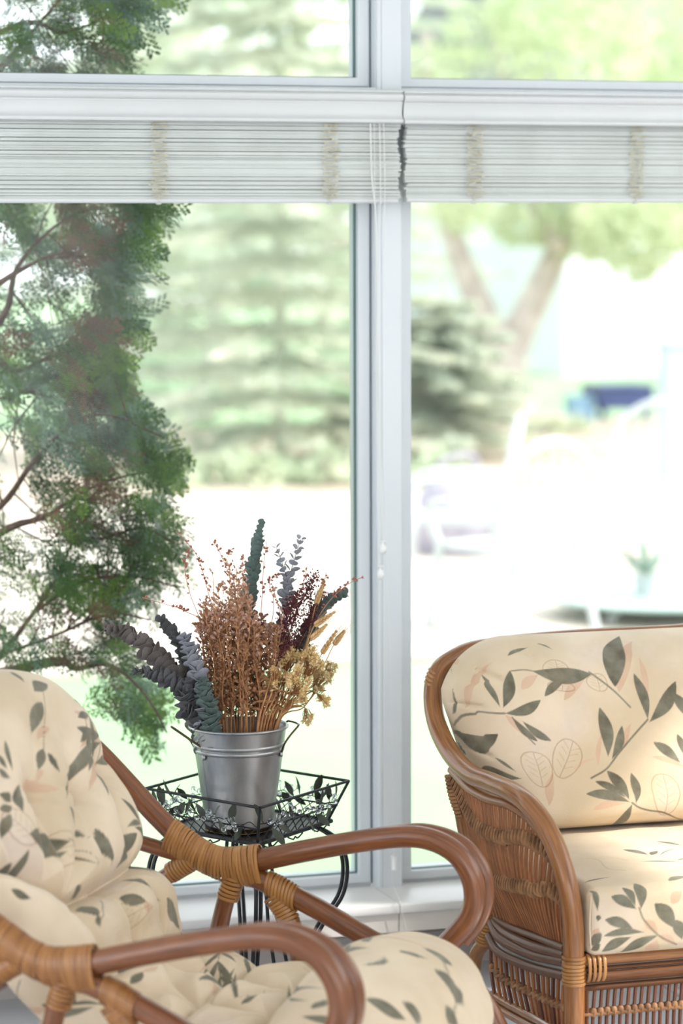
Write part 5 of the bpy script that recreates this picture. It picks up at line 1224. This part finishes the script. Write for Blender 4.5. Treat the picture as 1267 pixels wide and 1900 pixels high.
V0[:, 0] = BC[0] + (V0[:, 0] - BC[0]) * k; V0[:, 1] = BC[1] + (V0[:, 1] - BC[1]) * k
m_.build('body', M_['galv'], bk)
# side seam
a = R(200); sd = np.array([math.cos(a), math.sin(a), 0]); MB().tube([BC + sd * rb(.03) + (0, 0, .03 * BH), BC + sd * rb(.96) + (0, 0, .96 * BH)], .0016, 6).build('seam', M_['galv'], bk)
# wire handles
for name, A1, A2, tip in (('l', (388, 1404, -.065), (361, 1392, .02), (322, 1351, -.03)), ('r', (523, 1399, -.045), (521, 1372, .055), (553, 1342, .0))):
    p1, p2, pt = at(A1[0], A1[1], DT + A1[2]), at(A2[0], A2[1], DT + A2[2]), at(tip[0], tip[1], DT + tip[2])
    def toskin(p):
        q = (p[2] - BC[2]) / BH; d = p[:2] - BC[:2]; d = d / np.linalg.norm(d) * (rb(q) + .003); return np.array([BC[0] + d[0], BC[1] + d[1], p[2]])
    p1, p2 = toskin(p1), toskin(p2)
    o = nrmz((p1 + p2) / 2 - BC - np.array([0, 0, (p1[2] + p2[2]) / 2 - BC[2]]))
    w_ = (p2 - p1) * .42
    if name == 'l': pth = [p1, at(380, 1392, DT - .075), at(352, 1372, DT - .06), at(320, 1350, DT - .04), at(325, 1353, DT - .01), at(350, 1371, DT + .0), at(357, 1380, DT + .01), p2]
    else: pth = [p1, at(527, 1382, DT - .055), at(538, 1365, DT - .04), at(553, 1347, DT - .02), at(552, 1343, DT + .02), at(541, 1339, DT + .04), at(530, 1341, DT + .05), p2]
    hd = MB().tube(sm(pth, 6), .0027 if name == 'l' else .0022, 8).build('handle', M_['dkwire'], bk)
    for p in (p1, p2):
        m_ = MB(); m_.lathe([(.0005, .004), (.006, .003), (.0065, 0), (.0065, -.002)], p, 12, axis=o); m_.build('handle_ear', M_['galv'], bk)
# ================================================================== dried bouquet standing in the bucket
def dm(n, a, b, **k): return mat(n, a, b, .75, scale=40, rnd=.12, **k)
M_['eucG'] = dm('eucalyptus_green_leaf', (70, 88, 86), (108, 126, 120)); M_['eucK'] = dm('eucalyptus_dark_leaf', (60, 62, 66), (104, 104, 108)); M_['eucS'] = dm('eucalyptus_silver_leaf', (124, 130, 140), (170, 172, 182))
M_['eucB'] = dm('eucalyptus_brown_leaf', (78, 72, 72), (128, 120, 116)); M_['estem'] = dm('eucalyptus_stem', (54, 40, 48), (76, 56, 60))
M_['seedstem'] = dm('brown_seed_stem', (152, 102, 62), (196, 144, 98)); M_['pod'] = dm('dry_brown_pod', (150, 104, 72), (194, 148, 112), transl=.25); M_['podP'] = dm('pinkish_pod', (190, 146, 128), (218, 182, 164), transl=.35)
M_['podR'] = dm('red_pod', (168, 98, 80), (198, 136, 116), transl=.3); M_['twig'] = dm('thin_red_twig', (150, 104, 90), (178, 132, 116))
M_['maroon'] = dm('maroon_grain', (64, 24, 32), (96, 40, 46)); M_['mstem'] = dm('maroon_stem', (84, 36, 48), (104, 50, 60))
M_['wheat'] = dm('wheat_grain', (186, 148, 100), (212, 178, 130)); M_['wstem'] = dm('wheat_stem', (168, 130, 84), (190, 152, 104))
M_['stat'] = dm('straw_coloured_floret', (232, 206, 148), (247, 230, 188), transl=.3); M_['sstem'] = dm('straw_stem', (150, 106, 66), (176, 132, 88))
MOUTH = BC + np.array([0, 0, BH]); RM = .088
def root(q, dd):
    """a foot on the bucket's floor below the point where the stem leaves the mouth"""
    p = q.copy(); p = BC + np.array([0, 0, .012]) + (q - MOUTH) * (1, 1, 0) * .55; return p
def mouth(px, dd=0.0):
    p = at(px, 1342, DT + dd); d = (p - MOUTH)[:2]; L = np.linalg.norm(d)
    if L > RM: d = d / L * RM
    return np.array([MOUTH[0] + d[0], MOUTH[1] + d[1], MOUTH[2] - .002])
def stemline(pxs, dd0, dd1, mpx=None):
    m0 = mouth(pxs[0][0] if mpx is None else mpx, dd0)
    P = [root(m0, 0), m0] + [at(x, y, DT + dd0 + (dd1 - dd0) * (i + 1) / max(1, len(pxs) - 1)) for i, (x, y) in enumerate(pxs[1:])]
    return sm(P, 8)
# leaf template for eucalyptus: rounded, slightly cupped, real thickness
def round_leaf(seed):
    r_ = random.Random(seed); m_ = MB(); n = 12; top, bot = [], []
    cup = r_.uniform(.12, .3); tw = r_.uniform(-.2, .2)
    rings = [(0, 0)] + [(.5, 1), (1.0, 1)]
    v = [(.5, 0, 0)]
    for rr_ in (.55, 1.0):
        for k in range(n):
            a = k * 2 * math.pi / n; x = .5 + .5 * rr_ * math.cos(a); y = .52 * rr_ * math.sin(a) * (1 - .15 * math.cos(a)); z = cup * (x * .3 + (y * 1.6) ** 2) + tw * x * y; v.append((x, y, z))
    f = []
    for k in range(n): l = (k + 1) % n; f.append((0, 1 + k, 1 + l)); f.append((1 + k, 1 + n + k, 1 + n + l, 1 + l))
    nv = len(v); v2 = v + [(x, y, z - .03) for x, y, z in v]; f2 = f + [tuple(i + nv for i in q[::-1]) for q in f] + [(1 + n + k, 1 + n + nv + k, 1 + n + nv + (k + 1) % n, 1 + n + (k + 1) % n) for k in range(n)]
    m_.add(v2, f2); return m_
LM = {}
def leafmesh(mk):
    if mk not in LM: LM[mk] = [round_leaf(i).mesh('leaf', M_[mk]) for i in range(4)]
    return random.choice(LM[mk])
def eucalyptus(pxs, dd0, dd1, size, start, step, mk, label, ang=60, mpx=None):
    P = stemline(pxs, dd0, dd1, mpx); t = thing('eucalyptus_stem', tuple(P[0]), label, 'dried eucalyptus')
    MB().tube(P, [.0020, .0016, .0012, .0007], 6).build('stem', M_['estem'], t)
    d = np.r_[0, np.cumsum(np.linalg.norm(np.diff(P, axis=0), axis=1))]; s0 = d[-1] * start; k = 0
    while s0 < d[-1]:
        q = s0 / d[-1]; c = np.array([np.interp(s0, d, P[:, j]) for j in range(3)]); c2 = np.array([np.interp(min(s0 + .01, d[-1]), d, P[:, j]) for j in range(3)]); c1 = np.array([np.interp(s0 - .01, d, P[:, j]) for j in range(3)]); ax = nrmz(c2 - c1)
        e1 = nrmz(np.cross(ax, (0.2, 1, 0.1))); e2 = np.cross(ax, e1); ph = k * 1.5708 + random.uniform(-.35, .35)
        sz = size * 1.16 * (1 - .45 * max(0, (q - .72) / .28) ** 1.5) * random.uniform(.85, 1.12)
        for s_ in (0, math.pi):
            o = e1 * math.cos(ph + s_) + e2 * math.sin(ph + s_); a = R(ang * .74 + random.uniform(-12, 12)); x = nrmz(o * math.sin(a) + ax * math.cos(a)); z = nrmz(np.cross(x, np.cross(ax, x)) * -1 + np.array([random.uniform(-.4, .4) for _ in range(3)]) - CF * .35); y = nrmz(np.cross(z, x)); z = np.cross(x, y)
            if z @ ax < 0: y, z = -y, -z
            m = frame_m(c + o * .0015, x, y, z, sz); place('leaf', leafmesh(mk), t, m)
        s0 += step * random.uniform(.85, 1.2) * (1 - .3 * q); k += 1
eucalyptus([(368, 1342), (340, 1270), (285, 1215), (235, 1175), (196, 1164)], -.02, -.06, .031, .38, .0105, 'eucB', 'longest brown grey eucalyptus stem, arching far out to the left', 62)
eucalyptus([(372, 1342), (350, 1290), (320, 1265), (280, 1250), (254, 1244)], -.05, -.10, .026, .36, .0095, 'eucK', 'dark eucalyptus stem low at the left, below the longest one', 62)
eucalyptus([(376, 1342), (362, 1280), (350, 1230), (325, 1180), (296, 1148)], .0, .03, .027, .36, .0100, 'eucK', 'dark curled eucalyptus stem rising left of the brown seed stems')
eucalyptus([(384, 1342), (374, 1290), (366, 1240), (352, 1205), (340, 1178)], -.06, -.07, .028, .36, .0085, 'eucS', 'silver grey eucalyptus stem with tightly stacked leaves beside the seed stems', 78)
eucalyptus([(362, 1342), (350, 1322), (345, 1300), (352, 1268)], -.06, -.08, .028, .45, .0085, 'eucK', 'short dark eucalyptus sprig at the left rim of the bucket', 70)
eucalyptus([(392, 1342), (388, 1310), (380, 1290), (376, 1262)], -.085, -.09, .026, .5, .0085, 'eucG', 'short green grey eucalyptus sprig inside the left rim of the bucket', 70)
eucalyptus([(436, 1342), (455, 1200), (462, 1110), (472, 1040), (484, 972)], .02, .05, .0215, .60, .0075, 'eucG', 'tallest dark green eucalyptus stem standing above all the others', 55)
eucalyptus([(480, 1342), (505, 1230), (528, 1130), (540, 1060), (558, 1000)], .03, .03, .0205, .62, .0175, 'eucS', 'sparse eucalyptus stem with single grey leaf pairs, right of the tallest', 75)
eucalyptus([(482, 1342), (508, 1220), (535, 1110), (528, 1060), (512, 1014)], .03, .02, .0195, .78, .0150, 'eucS', 'eucalyptus twig forking left beside the sparse stem', 75)
eucalyptus([(500, 1342), (555, 1210), (590, 1140), (615, 1112), (640, 1100)], .05, .06, .025, .64, .0085, 'eucG', 'dark green eucalyptus stem leaning right toward the window frame', 58)

# little cups / pods shared by the seed stems
def podmesh(mk, seed):
    r_ = random.Random(seed); m_ = MB(); m_.lathe([(.0004, 0), (.30, .25), (.42, .6), (.30, .95), (.05, 1.25)], (0, 0, 0), 6)
    for k in range(3):
        a = k * 2.1 + r_.random(); m_.leaf((0, 0, .2), (.55 * math.cos(a), .55 * math.sin(a), 1.0), (0, 0, 1), .35, .2, .1, 3)
    return m_.mesh('pod', M_[mk])
PODS = {k: [podmesh(k, i) for i in range(3)] for k in ('pod', 'podP', 'podR')}
def pods_geo(items, name, mk, t, seed=0):
    """small pods too fine to pick apart: real geometry joined in one part"""
    m_ = MB(); r_ = random.Random(seed)
    for c, d, s in items:
        x = nrmz(np.cross(d, (.3, .2, .9))); y = np.cross(d, x); b = np.array([(.0, 0, 0), (.32, 0, .45), (0, .32, .45), (-.32, 0, .45), (0, -.32, .45), (0, 0, 1.1), (.5, .1, .9), (-.1, .5, 1.0)])
        v = c + (x * b[:, :1] + y * b[:, 1:2] + d * b[:, 2:]) * s
        m_.add(v, [(0, 2, 1), (0, 3, 2), (0, 4, 3), (0, 1, 4), (1, 2, 5), (2, 3, 5), (3, 4, 5), (4, 1, 5), (0, 6, 5), (0, 7, 5)])
    return m_.build(name, M_[mk], t, smooth=False, kind='stuff')
rs = random.Random(21)
G_ = 'dried brown seed stems in the middle of the bouquet'
for i in range(46):
    q = (i + .5) / 46; bx = 392 + 112 * q + rs.uniform(-4, 4); tx = 376 + 128 * q + rs.uniform(-12, 12); ty = 1120 + 90 * (q - .35) ** 2 * 4 + rs.uniform(-75, 45)
    if .25 < q < .7: ty -= 20
    dd = rs.uniform(-.075, .06) * (1 - abs(q - .5)); dd1 = dd * 1.6
    P = stemline([(bx, 1342), (bx + rs.uniform(-9, 9), 1290), ((bx + tx) / 2 + rs.uniform(-9, 9), 1230), (tx + rs.uniform(-6, 6), 1170), (tx, ty)], dd, dd1)
    t = thing('seed_stem', tuple(P[0]), 'thin upright dried brown seed stem among many alike in the bucket', 'dried flower', G_)
    MB().tube(P, [.0016, .0016, .0013, .0007], 5, cap=False).build('stem', M_['seedstem'], t)
    it, itp = [], []; br = MB(); n = len(P); zt_ = P[-1][2]
    for k in range(80):
        u = rs.uniform(.16, 1) ** .8; j = min(n - 2, int(u * (n - 1))); c = P[j] + (P[j + 1] - P[j]) * rs.random(); d = nrmz(np.array([rs.uniform(-1, 1), rs.uniform(-1, 1), rs.uniform(.2, 1.2)])); l = rs.uniform(.004, .016)
        br.tube([c, c + d * l], .0006, 3, cap=False); (itp if (u > .72 and rs.random() < .6) else it).append((c + d * l, nrmz(d + np.array([0, 0, .5])), rs.uniform(.0066, .0112)))
    br.build('twiglets', M_['seedstem'], t, kind='stuff')
    if it: pods_geo(it, 'pods', 'pod', t)
    if itp: pods_geo(itp, 'pods', 'podP', t)
# thin arching twigs with red pods
tw = [([(395, 1342), (386, 1200), (352, 1100), (343, 1050), (352, 1020)], .02, 'red podded twig curving up at the far left of the seed stems'), ([(400, 1342), (378, 1170), (345, 1135), (310, 1122), (264, 1109)], -.03, 'red podded twig arching lowest to the left over the cedar'),
      ([(420, 1342), (405, 1180), (385, 1095), (365, 1030), (326, 986)], .0, 'red podded twig reaching up left in front of the cedar tips'), ([(430, 1342), (425, 1180), (430, 1090), (410, 1030), (395, 1004)], -.05, 'red podded twig topping the left of the seed stems'),
      ([(450, 1342), (440, 1180), (436, 1090), (422, 1040), (430, 1018)], .04, 'short curled red podded twig near the bouquet top'), ([(470, 1342), (480, 1200), (486, 1110), (489, 1050), (495, 1004)], -.02, 'red podded twig standing straight up beside the tallest eucalyptus'),
      ([(475, 1342), (500, 1180), (508, 1120), (500, 1080), (520, 1066)], .05, 'red podded twig bowing over between the two eucalyptus tops'), ([(500, 1342), (520, 1220), (540, 1150), (560, 1090), (570, 1050)], .0, 'red podded twig rising through the maroon grain head'),
      ([(510, 1342), (545, 1220), (580, 1150), (597, 1100), (605, 1062)], .04, 'red podded twig rising behind the wheat'), ([(515, 1342), (560, 1210), (600, 1130), (640, 1088), (674, 1070)], .03, 'longest red podded twig reaching right across the window frame'),
      ([(490, 1342), (470, 1200), (456, 1110), (450, 1060), (452, 1030)], -.06, 'pinkish podded twig in front of the tallest eucalyptus'), ([(488, 1342), (510, 1230), (522, 1160), (512, 1110), (505, 1085)], -.06, 'pinkish podded twig in front of the sparse eucalyptus')]
for L_, dd, lab in tw:
    P = stemline(L_, dd * .6, dd); t = thing('podded_twig', tuple(P[0]), lab, 'dried flower')
    MB().tube(P, [.0014, .001, .0007], 5, cap=False).build('stem', M_['twig'], t)
    n = len(P); mk = 'podP' if 'pinkish' in lab else 'podR'
    for k in range(18):
        u = rs.uniform(.6, 1); j = min(n - 2, int(u * (n - 1))); c = P[j]; d = nrmz(np.array([rs.uniform(-1, 1), rs.uniform(-.6, .6), rs.uniform(-.2, 1.2)])); l = rs.uniform(.003, .009)
        x = nrmz(np.cross(d, (.3, .2, .9))); y = np.cross(d, x); place('pod', rs.choice(PODS[mk]), t, frame_m(c + d * l * .3, x, y, d, rs.uniform(.0045, .0072)))
# maroon grain heads
for L_, dd, lab in (([(498, 1342), (520, 1250), (545, 1150), (582, 1072)], .0, 'tallest maroon grain spray with a bare twiggy tip'), ([(492, 1342), (510, 1250), (528, 1170), (545, 1105)], -.03, 'maroon grain head to the left of the tallest one'), ([(505, 1342), (530, 1250), (560, 1170), (590, 1110)], .03, 'maroon grain head behind the wheat ears')):
    P = stemline(L_, dd, dd); t = thing('grain_spray', tuple(P[0]), lab, 'dried flower'); MB().tube(P, [.002, .0012], 5).build('stem', M_['mstem'], t)
    gr = MB(); br = MB(); n = len(P)
    for k in range(26):
        u = .55 + .45 * k / 26; j = min(n - 2, int(u * (n - 1))); c = P[j]; T_ = nrmz(P[j + 1] - P[j]); d = nrmz(T_ * 1.3 + np.array([rs.uniform(-.8, .8), rs.uniform(-.8, .8), rs.uniform(-.3, .3)])); l = .055 * (1.25 - u) + .02
        br.tube([c, c + d * l], .0006, 3, cap=False)
        for q in range(22):
            e = c + d * l * rs.random() + np.array([rs.gauss(0, .004), rs.gauss(0, .004), rs.gauss(0, .004)]); gr.ball(e, rs.uniform(.0014, .0023), 5, 3)
    br.build('twiglets', M_['mstem'], t, kind='stuff'); gr.build('grains', M_['maroon'], t, smooth=False, kind='stuff')
# wheat
gm_ = MB(); gm_.lathe([(.001, 0), (.22, .15), (.30, .45), (.20, .85), (.01, 1.1)], (0, 0, 0), 7); kern = gm_.mesh('kernel', M_['wheat'])
for L_, dd, lab in (([(520, 1342), (560, 1220), (586, 1121), (598, 1087)], .02, 'topmost wheat ear, upright beside the maroon grain'), ([(522, 1342), (556, 1240), (583, 1161), (620, 1136)], -.02, 'wheat ear pointing right just under the green eucalyptus tip'), ([(518, 1342), (550, 1260), (577, 1186), (605, 1160)], -.04, 'wheat ear lying against the straw coloured flowers'),
                 ([(524, 1342), (565, 1275), (597, 1213), (624, 1171)], .0, 'long wheat ear leaning right over the straw coloured flowers'), ([(526, 1342), (580, 1270), (619, 1197), (638, 1172)], .03, 'rightmost and smallest wheat ear')):
    P = stemline(L_, dd, dd); t = thing('wheat_ear', tuple(P[0]), lab, 'dried wheat'); MB().tube(P, [.0014, .001], 5).build('stem', M_['wstem'], t)
    a, b = at(*L_[-2], DT + dd), P[-1]; ax = nrmz(b - a); Lh = np.linalg.norm(b - a); e1 = nrmz(np.cross(ax, (0, 1, 0))); e2 = np.cross(ax, e1); aw = MB()
    for k in range(11):
        c = a + ax * Lh * k / 11
        for s_ in (-1, 1):
            o = e1 * s_ * math.cos(k * .15) + e2 * s_ * math.sin(k * .15) * (1 if k % 2 else -1); d = nrmz(ax + o * .42); x = nrmz(np.cross(d, e2)); y = np.cross(d, x); place('kernel', kern, t, frame_m(c + o * .0012, x, y, d, .0118 * (1 - .03 * k)))
            aw.tube([c + o * .002 + d * .009, c + o * .006 + nrmz(ax + o * .22) * .045], [.0004, .0001], 3, cap=False)
    aw.build('awns', M_['wstem'], t, kind='stuff')
# straw coloured flower clusters
fm = [((505, 1342), (530, 1215), .0, 30, 'straw coloured flower cluster at the upper left of its kind'), ((508, 1342), (527, 1188), .0, 16, 'small topmost straw coloured flower cluster below the maroon grain'), ((512, 1342), (575, 1225), -.03, 34, 'big straw coloured flower cluster under the wheat ears'), ((514, 1342), (548, 1262), -.05, 32, 'straw coloured flower cluster nearest the camera'), ((516, 1342), (595, 1262), .0, 24, 'straw coloured flower cluster at the right edge'), ((500, 1342), (512, 1262), -.03, 26, 'straw coloured flower cluster against the brown seed stems'), ((520, 1342), (560, 1300), -.03, 14, 'loose straw coloured sprig hanging low over the bucket rim'), ((522, 1342), (602, 1300), .02, 14, 'airy straw coloured sprig hanging at the right'), ((524, 1342), (572, 1336), .0, 12, 'lowest straw coloured sprig beside the right handle'), ((518, 1342), (612, 1238), .02, 12, 'thin straw coloured sprig reaching out right below the wheat')]
for a, b, dd, rad, lab in fm:
    P = stemline([a, ((a[0] + b[0]) / 2 + 8, (a[1] + b[1]) / 2 + (10 if b[1] < 1290 else -38)), b], dd, dd); t = thing('straw_flower', tuple(P[0]), lab, 'dried flower'); MB().tube(P, [.002, .0012], 5).build('stem', M_['sstem'], t)
    fl_m = MB(); br = MB(); C = P[-1]; rad_m = rad / 838; subs = [(nrmz(np.array([rs.gauss(0, 1), rs.gauss(0, .8), rs.gauss(0, 1)])) * rad_m * rs.uniform(.2, 1.05), rad_m * rs.uniform(.14, .38)) for _ in range(13)]
    for k in range(int(rad * 16) if rad > 20 else int(rad * 7)):
        sb = subs[k % len(subs)]; d = nrmz(np.array([rs.gauss(0, 1), rs.gauss(0, 1), rs.gauss(0, 1)])); c = C + sb[0] + d * sb[1] * rs.uniform(.2, 1.1)
        if k % 5 == 0: br.tube([P[-5], (P[-5] + c) / 2 + d * .004, c], .0006, 3, cap=False)
        for q in range(3):
            d2 = nrmz(np.array([rs.gauss(0, 1), rs.gauss(0, 1), rs.gauss(0, 1)])); s_ = rs.uniform(.0028, .0055); x = nrmz(np.cross(d2, (.1, .3, .9)))
            fl_m.add([c, c + d2 * s_ + x * s_ * .6, c + d2 * s_ * 1.4 + np.cross(d2, x) * s_ * .3, c + d2 * s_ - x * s_ * .6], [(0, 1, 2), (0, 2, 3)])
    br.build('twiglets', M_['sstem'], t, kind='stuff'); fl_m.build('florets', M_['stat'], t, smooth=False, kind='stuff')
# thick brown stalks fanning to the right
for i in range(9):
    bx = 478 + i * 5.5; P = stemline([(bx, 1342), (bx + 14 + i * 3, 1295), (bx + 30 + i * 6, 1240 + i * 4)], -.07 + i * .008, -.05 + i * .008); t = thing('brown_stalk', tuple(P[0]), 'thick dry brown stalk fanning right below the straw coloured flowers', 'dried flower', 'thick brown stalks at the right of the bouquet')
    MB().tube(P, [.0026, .0024, .0012], 6).build('stem', M_['seedstem'], t)
    m_ = MB()
    for k in range(4): j = int(len(P) * (.5 + .12 * k)); d = nrmz(P[j + 1] - P[j] + np.array([rs.uniform(-.6, .6), rs.uniform(-.6, .6), 0])); m_.leaf(P[j], P[j] + d * .03, (0, 1, 0), .006, .2, .1, 3)
    m_.build('dry_leaf', M_['sstem'], t)
